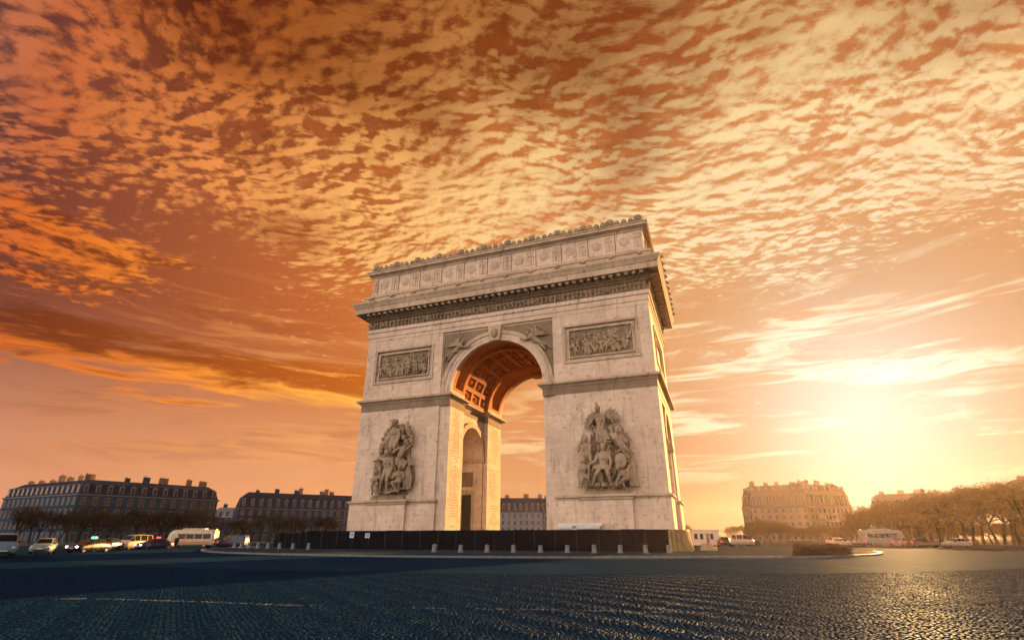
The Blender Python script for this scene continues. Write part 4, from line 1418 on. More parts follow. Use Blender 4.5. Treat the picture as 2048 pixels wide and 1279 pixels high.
def build_setts():
    """fan-laid setts in front of the viewer, every stone its own bevelled block with its own tilt"""
    rs = np.random.RandomState(4)
    U0, U1, V0, V1 = -40.0, 34.0, 5.0, 44.0
    cw, rowh, nst = 1.10, 0.112, 10
    cols = np.arange(int(-45 / cw), int(66 / cw))
    rows = np.arange(int(-30 / rowh), int(66 / rowh))
    C_, R2, S_ = np.meshgrid(cols, rows, np.arange(nst), indexing='ij')
    s = (S_ + 0.5 + (R2 % 2) * 0.35 - 0.17) / nst
    u = (C_ + s) * cw
    sag = 0.27
    v = R2 * rowh + sag * (1 - (2 * s - 1) ** 2)
    ang = np.arctan2(sag * (-4) * (2 * s - 1) / cw, 1.0)
    u, v, ang = u.ravel(), v.ravel(), ang.ravel()
    # the courses run obliquely across the square
    TW = R_(31)
    uo, vo = u, v
    u, v = uo * math.cos(TW) - vo * math.sin(TW) - 6.0, uo * math.sin(TW) + vo * math.cos(TW)
    keep = (v > V0) & (v < V1) & (np.abs(u + 0.5) < v * 1.02 + 3.5)
    x = CAM0.x + RT.x * u + FW.x * v
    y = CAM0.y + RT.y * u + FW.y * v
    rr = np.hypot(x - RING_C.x, y - RING_C.y)
    keep &= rr > RING_R + 0.05
    u, v, ang, x, y = u[keep], v[keep], ang[keep], x[keep], y[keep]
    n = len(u)
    ang = ang + CAM_YAW + TW + rs.normal(0, 0.13, n)
    x = x + rs.normal(0, 0.010, n)
    y = y + rs.normal(0, 0.010, n)
    hx = 0.053 * rs.uniform(0.88, 1.06, n)
    hy = 0.050 * rs.uniform(0.88, 1.06, n)
    h = rs.normal(0.0, 0.0035, n) - 0.004
    # gentle settling of the whole surface
    h = h + 0.005 * np.sin(x * 0.9 + 1.3 * np.sin(y * 0.5)) * np.sin(y * 0.8 + 0.7)
    tx, ty = rs.normal(0, 0.04, n), rs.normal(0, 0.045, n)
    ca, sa = np.cos(ang), np.sin(ang)
    corners = np.array([(-1, -1), (1, -1), (1, 1), (-1, 1)], float)
    V = np.zeros((n, 8, 3))
    for ring, (sc, dz) in enumerate(((1.0, -0.028), (0.70, 0.0))):
        for k in range(4):
            lx = corners[k, 0] * hx * sc
            ly = corners[k, 1] * hy * sc
            V[:, ring * 4 + k, 0] = x + lx * ca - ly * sa
            V[:, ring * 4 + k, 1] = y + lx * sa + ly * ca
            V[:, ring * 4 + k, 2] = h + dz + (tx * lx + ty * ly) * (1.0 if ring else 0.3)
    q = np.array([(4, 5, 6, 7), (0, 1, 5, 4), (1, 2, 6, 5), (2, 3, 7, 6), (3, 0, 4, 7)])
    # stones that carry the worn white line
    lp = [(-25.0, -80.2), (10.2, -65.0), (18.3, -64.1), (23.0, -62.9), (28.0, -61.8), (33.2, -60.3), (60.0, -52.0)]
    dist = np.full(n, 1e9)
    for (ax, ay), (bx, by) in zip(lp[:-1], lp[1:]):
        dx, dy = bx - ax, by - ay
        t = np.clip(((x - ax) * dx + (y - ay) * dy) / (dx * dx + dy * dy), 0, 1)
        dist = np.minimum(dist, np.hypot(x - ax - t * dx, y - ay - t * dy))
    worn = (np.sin(x * 0.55 + 0.6) + np.sin(x * 1.7 + y) * 0.5 + rs.normal(0, 0.35, n)) > -0.25
    isline = (dist < 0.085) & worn

    def make(mask, name, mat, parent):
        Vm = V[mask]
        m = len(Vm)
        me = bpy.data.meshes.new(name)
        me.vertices.add(m * 8)
        me.vertices.foreach_set('co', Vm.reshape(-1))
        F = (q[None] + (np.arange(m) * 8)[:, None, None]).reshape(-1)
        me.loops.add(len(F))
        me.loops.foreach_set('vertex_index', F.astype(np.int32))
        nf = m * 5
        me.polygons.add(nf)
        me.polygons.foreach_set('loop_start', np.arange(nf, dtype=np.int32) * 4)
        me.polygons.foreach_set('loop_total', np.full(nf, 4, np.int32))
        me.update(calc_edges=True)
        at = me.attributes.new('tone', 'FLOAT', 'FACE')
        at.data.foreach_set('value', np.repeat(rs.uniform(0, 1, m) ** 1.5, 5).astype(np.float32))
        me.materials.append(mat)
        return struct(obj(name, me, parent), 'stuff')
    # bed of sand under the stones
    bed = MB()
    g = []
    for uu, vv in ((U0, V0 - 3), (U1, V0 - 3), (U1, V1), (U0, V1)):
        p = CAM0 + RT * uu + FW * vv
        g.append((p.x, p.y, -0.028))
    bed.add(g, [(0, 1, 2, 3)])
    b = struct(bed.build('sett_paving', M['far_setts']))
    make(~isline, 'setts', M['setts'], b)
    make(isline, 'painted_setts', M['line'], b)
    print('setts', n)


ROAD = build_ground()
build_setts()

# ------------------------------------------------------------------ hoarding, bollards and other things round the arch
def at(fwd, lat, z=0.0):
    p = CAM0 + FW * fwd + RT * lat
    return Vector((p.x, p.y, z))


ORD = ['first', 'second', 'third', 'fourth', 'fifth', 'sixth', 'seventh', 'eighth', 'ninth', 'tenth', 'eleventh', 'twelfth', 'thirteenth', 'fourteenth',
       'fifteenth', 'sixteenth', 'seventeenth', 'eighteenth', 'nineteenth', 'twentieth', 'twenty-first', 'twenty-second', 'twenty-third', 'twenty-fourth']


def build_hoarding():
    h = thing('hoarding', 'long black hoarding fencing off the foot of the arch', 'hoarding', (0, -13.6, 0.14))
    path = [(21.9, 0.0), (-26.5, 0.0), (-35.0, 4.2), (-41.5, 10.0)]
    H = 2.26
    rd = random.Random(8)
    for (ax, ay), (bx, by) in zip(path[:-1], path[1:]):
        a, b = Vector((ax, ay)), Vector((bx, by))
        n = round((b - a).length / 2.5)
        for i in range(n):
            p, q = a.lerp(b, i / n), a.lerp(b, (i + 1) / n)
            d = (q - p).normalized()
            nr = Vector((-d.y, d.x))
            c = (p + q) / 2
            k = (q - p).length / 2
            top = H + rd.uniform(-0.025, 0.025) - (0.25 if bx < -30 else 0)
            MB().obox((c.x, c.y, top / 2), (d.x, d.y, 0), (nr.x, nr.y, 0), (0, 0, 1), k - 0.012, 0.03, top / 2).build('panel', M['hoard'], h)
            MB().obox((p.x, p.y, top / 2 + 0.01), (d.x, d.y, 0), (nr.x, nr.y, 0), (0, 0, 1), 0.035, 0.05, top / 2 + 0.02).build('post', M['hoard_post'], h)
    # notices pinned to the hoarding
    s = thing('notice', 'small pale blue and white notice on the black hoarding', 'sign', (-19.0, -13.66, 1.86))
    MB().box(-0.34, 0.34, -0.02, 0.0, -0.34, 0.40).build('board', M['white'], s)
    mb = MB().box(-0.24, 0.26, -0.026, -0.02, -0.18, 0.30)
    mb.build('blue_field', M['sign_blue'], s)
    s = thing('notice', 'white notice with dark lines, right of the blue one on the black hoarding', 'sign', (-16.55, -13.66, 1.80))
    MB().box(-0.36, 0.36, -0.02, 0.0, -0.28, 0.28).build('board', M['white'], s)
    for z, w in ((0.13, 0.3), (0.02, 0.27), (-0.1, 0.29)):
        MB().box(-w, w, -0.026, -0.02, z - 0.025, z + 0.035).build('dark_line', M['black_trim'], s)
    # tarpaulin hung round the corner by the right pier
    mb = MB()
    pts = [(21.95, -13.75), (22.6, -13.35), (23.2, -12.5), (23.5, -11.3), (23.65, -9.8), (23.7, -7.8), (23.7, -5.6)]
    cur = []
    for i in range(len(pts) - 1):
        for j in range(10):
            cur.append(Vector(pts[i]).lerp(Vector(pts[i + 1]), j / 10))
    cur.append(Vector(pts[-1]))
    vs, fs = [], []
    nz = 12
    for i, p in enumerate(cur):
        d = (cur[min(i + 1, len(cur) - 1)] - cur[max(i - 1, 0)]).normalized()
        nr = Vector((d.y, -d.x))
        for k in range(nz + 1):
            t = k / nz
            f = math.sin(i * 0.9 + 0.5 * math.sin(k * 0.5)) * 0.12 * (1.1 - 0.6 * t) + math.sin(i * 0.37 + 1.0) * 0.1 * (1 - t)
            q = p + nr * (f + 0.25 * (1 - t) ** 2)
            vs.append((q.x, q.y, 0.14 + 2.30 * t - 0.08 * t * abs(math.sin(i * 0.28))))
    m = nz + 1
    for i in range(len(cur) - 1):
        for k in range(nz):
            fs.append((i * m + k, (i + 1) * m + k, (i + 1) * m + k + 1, i * m + k + 1))
    o = len(vs)
    mb.add(vs, fs)
    t = mb.mesh('tarpaulin', M['tarp'], True)
    to = obj('tarpaulin', t)
    sd = to.modifiers.new('thickness', 'SOLIDIFY')
    sd.thickness = 0.02
    tag(to, 'olive folded tarpaulin hung round the right end of the hoarding', 'tarpaulin')
    # white boxes showing over the hoarding at the right pier
    c = thing('site_cabin', 'low white cabin roof showing above the black hoarding at the right pier', 'cabin', (11.6, -12.3, 0.14))
    MB().box(-2.3, 2.6, -0.6, 0.75, 0.0, 2.38).build('wall', M['white'], c)
    MB().box(-2.5, -0.5, -0.8, 0.8, 2.381, 2.72).build('roof_unit', M['white'], c)
    MB().box(0.1, 2.75, -0.8, 0.8, 2.381, 2.66).build('roof_unit', M['white'], c)
    MB().box(-2.5, 2.9, 0.2, 0.85, 2.72, 2.98).build('roof_rail', M['white'], c)
    # stone block beside the tarpaulin
    b = thing('stone_block', 'low pale stepped stone block right of the tarpaulin', 'block', (25.6, -4.0, 0.14))
    MB().box(-0.9, 1.0, -0.8, 0.8, 0, 0.35).build('lower_step', M['trim'], b)
    MB().box(-0.7, 0.5, -0.6, 0.6, 0.35, 0.75).build('upper_step', M['trim'], b)


def build_bollards():
    prof = [(0.28, 0.0), (0.28, 0.05), (0.24, 0.09), (0.225, 0.42), (0.215, 0.62), (0.23, 0.64), (0.23, 0.68), (0.20, 0.72), (0.10, 0.76), (0.01, 0.765)]
    shaft = MB().lathe(prof, seg=18).mesh('shaft', M['bollard'], False)
    for f in shaft.polygons:
        f.use_smooth = True
    foot = MB().lathe([(0.36, 0.0), (0.36, 0.05), (0.31, 0.07)], seg=18).mesh('foot', M['kerb'])
    bear = [(-0.1372, 60.5), (-0.0906, 59.8), (-0.0440, 59.2), (0.0026, 58.6), (0.0501, 58.0), (0.0976, 57.4), (0.1451, 56.8), (0.1908, 56.2), (0.2356, 55.7), (0.2768, 55.3)]
    right = []
    for b, fw in bear:
        right.append(at(fw, b * fw))
    left = [at(83, -40.72), at(82, -39.22), at(81, -37.66), at(79.5, -35.70), at(78, -33.64), at(76.5, -31.44), at(74.5, -28.83), at(72.5, -26.07)]
    rd = random.Random(2)
    i = 0
    for name, row, n in (('r', right, len(right)), ('l', left, len(left))):
        for k, p in enumerate(row):
            if name == 'r':
                lab = f'pale stone bollard on the kerb, {ORD[k]} from the left in the row before the arch'
                grp = 'bollards in front of the hoarding'
            else:
                lab = f'pale stone bollard, {ORD[k]} from the traffic in the row left of the arch'
                grp = 'bollards at the left end of the hoarding'
            t = thing('bollard', lab, 'bollard', (p.x, p.y, 0.14), rd.uniform(0, 6), grp)
            t.rotation_euler = (rd.uniform(-0.02, 0.02), rd.uniform(-0.02, 0.02), rd.uniform(0, 6))
            s = rd.uniform(0.94, 1.05)
            t.scale = (s, s, rd.uniform(0.94, 1.04))
            obj('shaft', shaft, t, (0, 0, 0.0))
            obj('foot', foot, t)


# ------------------------------------------------------------------ vehicles
CAR_HATCH = [(2.12, .34, .60, .64, .62, .70, .52), (2.02, .22, .70, .76, .80, .85, .70), (1.55, .20, .78, .88, .87, .89, .76), (1.05, .20, .86, .97, .885, .90, .76),
             (0.25, .20, .92, 1.42, .89, .90, .62), (-0.5, .20, .94, 1.49, .89, .90, .64), (-1.3, .20, .95, 1.44, .88, .89, .62), (-1.85, .22, .96, 1.10, .86, .87, .70),
             (-2.03, .26, .80, .98, .82, .85, .72), (-2.08, .36, .62, .72, .70, .76, .62)]
CAR_SALOON = [(2.25, .34, .60, .63, .62, .70, .52), (2.14, .22, .68, .73, .80, .86, .70), (1.65, .19, .76, .85, .88, .90, .76), (1.10, .19, .84, .94, .895, .91, .76),
              (0.25, .19, .90, 1.38, .90, .91, .62), (-0.45, .19, .92, 1.44, .90, .91, .64), (-1.05, .19, .93, 1.38, .895, .905, .62), (-1.62, .20, .93, 1.02, .88, .89, .72),
              (-2.15, .24, .86, .98, .83, .86, .72), (-2.27, .36, .62, .74, .72, .78, .64)]
CAR_VAN = [(2.3, .34, .70, .76, .66, .76, .58), (2.2, .24, .84, .92, .84, .92, .76), (1.85, .22, .98, 1.10, .92, .95, .82), (1.55, .22, 1.02, 1.2, .94, .96, .82),
           (0.95, .22, 1.06, 1.80, .95, .97, .76), (0.0, .22, 1.08, 1.90, .95, .97, .80), (-1.2, .22, 1.08, 1.90, .95, .97, .80), (-2.1, .24, 1.06, 1.84, .94, .96, .80),
           (-2.28, .30, .95, 1.30, .92, .95, .82), (-2.32, .40, .70, .92, .84, .88, .76)]


def wheel(parent, x, y, r=0.32, w=0.2):
    s = 1 if y > 0 else -1
    ty = MB()
    n = 18
    prof = [(r * 0.62, -w / 2), (r * 0.94, -w / 2), (r, -w / 2 + 0.04), (r, w / 2 - 0.04), (r * 0.94, w / 2), (r * 0.62, w / 2)]
    vs, fs = [], []
    for rr, o in prof:
        for i in range(n):
            a = 2 * math.pi * i / n
            vs.append((rr * math.cos(a), o, rr * math.sin(a)))
    m = len(prof)
    for k in range(m):
        for i in range(n):
            j = (i + 1) % n
            fs.append((k * n + i, k * n + j, ((k + 1) % m) * n + j, ((k + 1) % m) * n + i))
    ty.add(vs, fs)
    o = ty.build('wheel', M['tyre'], parent)
    o.location = (x, y, r)
    rim = MB()
    ring = [(0.62 * r * math.cos(2 * math.pi * i / n), s * 0.05, 0.62 * r * math.sin(2 * math.pi * i / n)) for i in range(n)]
    rim.add(ring + [(0, s * 0.09, 0)], [(i, (i + 1) % n, n) for i in range(n)])
    for i in range(5):
        a = 2 * math.pi * i / 5
        rim.obox((0.33 * r * math.cos(a), s * 0.085, 0.33 * r * math.sin(a)), (math.cos(a), 0, math.sin(a)), (0, 1, 0), (-math.sin(a), 0, math.cos(a)), 0.26 * r, 0.015, 0.06 * r)
    rim.build('rim', M['rim'], o)


def make_car(label, mat, prof, loc, heading, lit=True, sign=None, group='traffic on the ring road at the left', name='car', cat='car', tail=False):
    t = thing(name, label, cat, loc, heading, group)
    vs, fs = [], []
    for (x, zl, zb, zt, wl, wb, wt) in prof:
        zm = (zl + zb) / 2
        half = [(0, zl), (wl, zl), (wb + 0.03, zm), (wb, zb), (wt, zt), (wt * 0.5, zt + 0.035), (0, zt + 0.045)]
        ring = [(x, y, z) for y, z in half] + [(x, -y, z) for y, z in half[-2:0:-1]]
        vs += ring
    n = 12
    m = len(prof)
    for k in range(m - 1):
        for i in range(n):
            j = (i + 1) % n
            fs.append((k * n + i, k * n + j, (k + 1) * n + j, (k + 1) * n + i))
    fs += [tuple(range(n)), tuple(range((m - 1) * n, m * n))[::-1]]
    mb = MB()
    mb.add(vs, fs)
    body = mb.build('body', mat, t, True)

    def quad(nm, a, b, c, d, ins=0.05, off=0.012, mt=None):
        a, b, c, d = map(Vector, (a, b, c, d))
        ce = (a + b + c + d) / 4
        nr = (b - a).cross(d - a).normalized()
        if nr.dot(ce - Vector((0, 0, 0.7))) < 0:
            nr = -nr
        q = [p + (ce - p) * ins * 2 + nr * off for p in (a, b, c, d)]
        q2 = [p - nr * 0.03 for p in q]
        MB().add(q + q2, [(0, 1, 2, 3), (7, 6, 5, 4), (0, 4, 5, 1), (1, 5, 6, 2), (2, 6, 7, 3), (3, 7, 4, 0)]).build(nm, mt or M['glass_car'], t)
    P = lambda k, i: vs[k * n + i]
    # indices in a ring: 3 belt, 4 roof edge (left); 9 belt, 8 roof edge (right)
    ws = 3
    quad('windscreen', P(ws, 4), P(ws, 8), P(ws + 1, 8), P(ws + 1, 4), 0.06, 0.045)
    we = m - 4
    quad('rear_window', P(we, 4), P(we, 8), P(we + 1, 8), P(we + 1, 4), 0.07, 0.045)
    for i, j in ((3, 4), (9, 8)):
        for k in range(ws, we + 1):
            if prof[k][3] < 1.15 and prof[k + 1][3] < 1.15:
                continue
            quad('side_window', P(k, i), P(k + 1, i), P(k + 1, j), P(k, j), 0.055, 0.012)
    xf, xr = prof[0][0], prof[-1][0]
    wf = 0.36 if prof is CAR_VAN else 0.32
    for x in (xf - 0.78, xr + 0.78):
        for y in (-0.80, 0.80):
            wheel(t, x, y, wf)
    zf = (prof[1][2] + prof[0][2]) / 2
    for y in (-0.62, 0.62):
        MB().ellipsoid((xf - 0.04, y, zf - 0.02), 0.10, 0.17, 0.09, 10, 6).build('headlight', M['headlight'] if lit else M['headlight_off'], t, True)
        MB().ellipsoid((xr + 0.05, y * 1.12, prof[-2][2] - 0.02), 0.09, 0.12, 0.13, 10, 6).build('tail_light', M['taillight'], t, True)
        s = 1 if y > 0 else -1
        MB().ellipsoid((prof[3][0] - 0.25, s * 0.99, prof[3][3] + 0.02), 0.09, 0.11, 0.07, 8, 5).build('mirror', M['black_trim'], t, True)
    MB().box(xf - 0.06, xf + 0.03, -0.5, 0.5, 0.30, 0.42).build('bumper_grille', M['black_trim'], t)
    MB().box(xf + 0.03, xf + 0.045, -0.25, 0.25, 0.44, 0.54).build('number_plate', M['white'], t)
    if sign:
        zt = max(p[3] for p in prof)
        MB().box(-0.5, -0.25, -0.28, 0.28, zt + 0.03, zt + 0.20).build('roof_sign', sign, t)
    return t


def make_minibus(label, loc, heading, L, W, H, bodymat, band, group=None, name='minibus', lights=True):
    t = thing(name, label, 'bus', loc, heading, group)
    n = 12
    def sec(x, top, inset, z0=0.42):
        pts = []
        w = W / 2 - inset
        for (y, z) in ((-w + 0.08, z0), (-w, z0 + 0.15), (-w - 0.0, 1.0), (-w + 0.03, top * 0.72), (-w + 0.10, top - 0.18), (-w + 0.28, top - 0.03)):
            pts.append((x, y, z))
        return pts + [(x, -y, z) for (_, y, z) in pts[::-1]]
    st = [(L / 2, H * 0.5, 0.22), (L / 2 - 0.05, H * 0.62, 0.10), (L / 2 - 0.28, H * 0.86, 0.04), (L / 2 - 0.7, H * 0.97, 0.0), (L / 2 - 1.6, H, 0.0), (0, H, 0), (-L / 2 + 0.5, H, 0.0), (-L / 2 + 0.1, H * 0.97, 0.05), (-L / 2, H * 0.92, 0.14)]
    vs, fs = [], []
    for x, top, ins in st:
        vs += sec(x, top, ins)
    m = len(st)
    for k in range(m - 1):
        for i in range(n):
            j = (i + 1) % n
            fs.append((k * n + i, k * n + j, (k + 1) * n + j, (k + 1) * n + i))
    fs += [tuple(range(n)), tuple(range((m - 1) * n, m * n))[::-1]]
    mb = MB()
    mb.add(vs, fs)
    mb.build('body', bodymat, t, True)
    k = int((L - 1.6) / 1.25)
    for s in (-1, 1):
        for i in range(k):
            x0 = -L / 2 + 0.55 + 1.25 * i
            ya, yb = sorted((s * (W / 2 - 0.04), s * (W / 2 + 0.012)))
            MB().box(x0, x0 + 1.12, ya, yb, H * 0.50, H * 0.76).build('side_window', M['glass_car'], t)
        ya, yb = sorted((s * (W / 2 - 0.04), s * (W / 2 + 0.014)))
        MB().box(-L / 2 + 0.5, L / 2 - 1.0, ya, yb, 0.55, 0.95).build('side_panel', band, t)
        for x in (L / 2 - 1.15, -L / 2 + 1.3):
            wheel(t, x, s * (W / 2 - 0.14), 0.40, 0.24)
        MB().ellipsoid((L / 2 - 0.03, s * (W / 2 - 0.35), 0.78), 0.1, 0.2, 0.12, 10, 6).build('headlight', M['headlight'] if lights else M['headlight_off'], t, True)
        MB().ellipsoid((-L / 2 + 0.02, s * (W / 2 - 0.3), 0.9), 0.06, 0.1, 0.16, 8, 5).build('tail_light', M['taillight'], t, True)
    MB().obox((L / 2 - 0.30, 0, H * 0.66), (0.30, 0, -0.95), (0, 1, 0), (0.95, 0, 0.30), H * 0.16, W / 2 - 0.22, 0.05).build('windscreen', M['glass_car'], t)
    MB().box(-L * 0.25, L * 0.22, -W * 0.3, W * 0.3, H - 0.04, H + 0.16).build('roof_unit', bodymat, t)
    MB().ellipsoid((-L / 2 + 0.12, 0.0, H + 0.0), 0.08, 0.14, 0.08, 8, 5).build('marker_lamp', M['amber'], t, True)
    return t


def build_traffic():
    def head(p, toward=0.0):
        r = Vector((p.x - 0.0, p.y))
        tan = Vector((-r.y, r.x)).normalized()
        return math.atan2(tan.y, tan.x) + toward
    blue = paint('pale_blue_paint', (0.10, 0.22, 0.36))
    teal = paint('grey_green_paint', (0.17, 0.26, 0.26))
    dark = paint('dark_blue_paint', (0.010, 0.014, 0.030))
    black = paint('black_paint', (0.010, 0.010, 0.012))
    cream = paint('cream_paint', (0.50, 0.43, 0.34))
    navy = paint('navy_paint', (0.02, 0.03, 0.10))
    silver = paint('silver_paint', (0.22, 0.22, 0.23))
    spots = [('pale blue van at the left edge, front of the traffic', blue, CAR_VAN, (51.5, -46.4), False, None, 0.25, 'van'),
             ('grey green hatchback behind the blue van in the traffic', teal, CAR_HATCH, (60.5, -50.0), False, None, 0.15, 'car'),
             ('dark taxi with a green roof lamp and lit headlights', dark, CAR_SALOON, (64.5, -48.2), True, M['taxi_green'], -0.45, 'taxi'),
             ('dark saloon car behind the taxi in the traffic', black, CAR_SALOON, (74.0, -53.0), False, None, -0.1, 'car'),
             ('cream van between the dark saloon and the blue car with lit lamps', cream, CAR_VAN, (81.0, -54.2), False, None, -0.2, 'van'),
             ('dark blue car with a red roof lamp beside the cream minibus', navy, CAR_SALOON, (79.0, -50.0), True, M['taillight'], -0.5, 'taxi')]
    for lab, mt, pr, (f, l), lit, sg, dh, cat in spots:
        p = at(f, l)
        make_car(lab, mt, pr, p, head(p, dh), lit, sg, cat=cat, name={'van': 'van', 'taxi': 'taxi', 'car': 'car'}[cat])
    orange = noisy('orange_panel', (0.42, 0.20, 0.09), (0.52, 0.28, 0.14), 2.0, 0.6)
    p = at(90.0, -51.0)
    make_minibus('cream minibus with an orange side panel and amber lamp, left of the bollards', p, CAM_YAW + math.pi + 0.12, 7.0, 2.15, 2.75, cream, orange)
    p = at(93, -46.0)
    make_car('low dark blue van right of the cream minibus', navy, CAR_VAN, p, CAM_YAW + math.pi, False, None, name='van', cat='van')
    # behind the arch at the right
    g2 = 'vehicles beyond the arch at the right'
    p = at(104, 42.2, 0.14)
    make_car('white van parked right of the white cabin', cream, CAR_VAN, p, CAM_YAW + 0.1, False, None, g2, 'van', 'van')
    p = at(98, 36.8, 0.14)
    make_car('small dark car with red tail lights right of the white cabin', black, CAR_HATCH, p, CAM_YAW + 1.35, False, None, g2, 'car', 'car', True)
    p = at(112, 73.6, 0.0)
    make_minibus('white bus with a long window band near the right-hand trees', p, CAM_YAW + 0.05, 8.2, 2.3, 3.0, M['bus_white'], M['bus_white'], g2, 'bus', False)
    for k, (f, l, mt, pr, lab) in enumerate(((104, 72.6, silver, CAR_HATCH, 'silver car just right of the white bus'), (100, 72.6, black, CAR_SALOON, 'black car between the silver car and the dark trees at the right'),
                                             (101, 79.5, silver, CAR_SALOON, 'grey saloon under the trees at the far right'), (108, 62.6, cream, CAR_HATCH, 'pale car just left of the white bus'))):
        p = at(f, l)
        make_car(lab, mt, pr, p, CAM_YAW + (0.2, 0.0, math.pi, 0.1)[k], False, None, g2)
    # site cabin in the gap right of the arch
    c = thing('site_cabin', 'white site cabin with dark windows in the gap right of the arch', 'cabin', at(101, 34.4, 0.14), CAM_YAW)
    MB().box(-2.4, 2.4, -1.2, 1.2, 0.15, 2.55).build('wall', M['white'], c)
    MB().box(-2.5, 2.5, -1.3, 1.3, 2.55, 2.70).build('roof', M['white'], c)
    for x in (-1.75, -0.75, 1.05):
        w = MB().box(x - 0.36, x + 0.36, -1.25, -1.2, 1.05, 2.1).build('window', M['white'], c)
        MB().box(x - 0.29, x + 0.29, -1.262, -1.24, 1.12, 2.03).build('pane', M['pane'], w)
    d = MB().box(0.05, 0.6, -1.24, -1.2, 0.2, 2.1).build('door', M['bollard'], c)
    MB().box(0.5, 0.55, -1.28, -1.24, 1.05, 1.15).build('handle', M['black_trim'], d)


def build_person():
    p = at(80.5, -47.9)
    t = thing('person', 'person in dark coat and trousers standing in front of the cream minibus', 'person', p, CAM_YAW + 0.3)
    J = dict(head=(0.02, -0.03, 1.60), neck=(0, 0, 1.46), chest=(0, 0, 1.28), pelvis=(0, 0.01, 0.95), sl=(0.18, 0, 1.40), sr=(-0.18, 0, 1.40),
             el=(0.25, 0.02, 1.12), hl=(0.23, -0.12, 0.90), er=(-0.25, 0.02, 1.12), hr=(-0.21, -0.16, 0.94), kl=(0.10, -0.03, 0.50), fl=(0.11, 0.02, 0.08), kr=(-0.10, -0.01, 0.50), fr=(-0.13, 0.04, 0.08))
    skin = noisy('skin', (0.30, 0.19, 0.14), (0.34, 0.22, 0.16), 8.0, 0.6)
    mb = MB()
    body_caps(mb, J, 0.105, bulk=0.88)
    for s in (1, -1):
        h = Vector(J['hl' if s > 0 else 'hr'])
        for k in range(4):
            mb.capsule(h + Vector((s * 0.01, -0.02 + 0.015 * k, -0.05)), h + Vector((0, -0.03 + 0.015 * k, -0.12 + 0.008 * abs(k - 1.5))), 0.010, 0.008, 6)
        mb.capsule(h + Vector((-s * 0.02, -0.03, -0.03)), h + Vector((-s * 0.035, -0.05, -0.07)), 0.011, 0.009, 6)
    obj('body', remeshed(mb, 'body', skin, 0.016, 1), t)
    cloth = noisy('dark_cloth', (0.010, 0.011, 0.014), (0.018, 0.018, 0.022), 5.0, 0.9)
    mb = MB()
    mb.capsule((0, 0, 1.36), (0, 0, 1.05), 0.19, 0.19)
    mb.capsule((0.1, 0, 1.3), (0.12, 0.01, 0.80), 0.14, 0.17)
    mb.capsule((-0.1, 0, 1.3), (-0.12, 0.01, 0.80), 0.14, 0.17)
    mb.capsule(J['sl'], J['sr'], 0.1, 0.1)
    for s in 'lr':
        mb.capsule(J['s' + s], J['e' + s], 0.085, 0.072)
        mb.capsule(J['e' + s], J['h' + s], 0.072, 0.06)
    obj('coat', remeshed(mb, 'coat', cloth, 0.022, 1), t)
    mb = MB()
    for s in 'lr':
        hp = Vector((0.09 if s == 'l' else -0.09, 0, 0.92))
        mb.capsule(hp, J['k' + s], 0.105, 0.08)
        mb.capsule(J['k' + s], J['f' + s], 0.08, 0.065)
        f = Vector(J['f' + s])
        mb.capsule(f + Vector((0, 0.02, -0.03)), f + Vector((0, -0.14, -0.04)), 0.045, 0.04)
    obj('trousers', remeshed(mb, 'trousers', cloth, 0.02, 1), t)
    mb = MB()
    mb.ellipsoid((0.02, -0.005, 1.635), 0.10, 0.112, 0.10, 12, 8)
    mb.ellipsoid((0.02, 0.05, 1.57), 0.085, 0.06, 0.09, 10, 6)
    obj('hair', mb.mesh('hair', M['black_trim'], True), t)


# ------------------------------------------------------------------ houses round the square
WIN_CACHE = {}


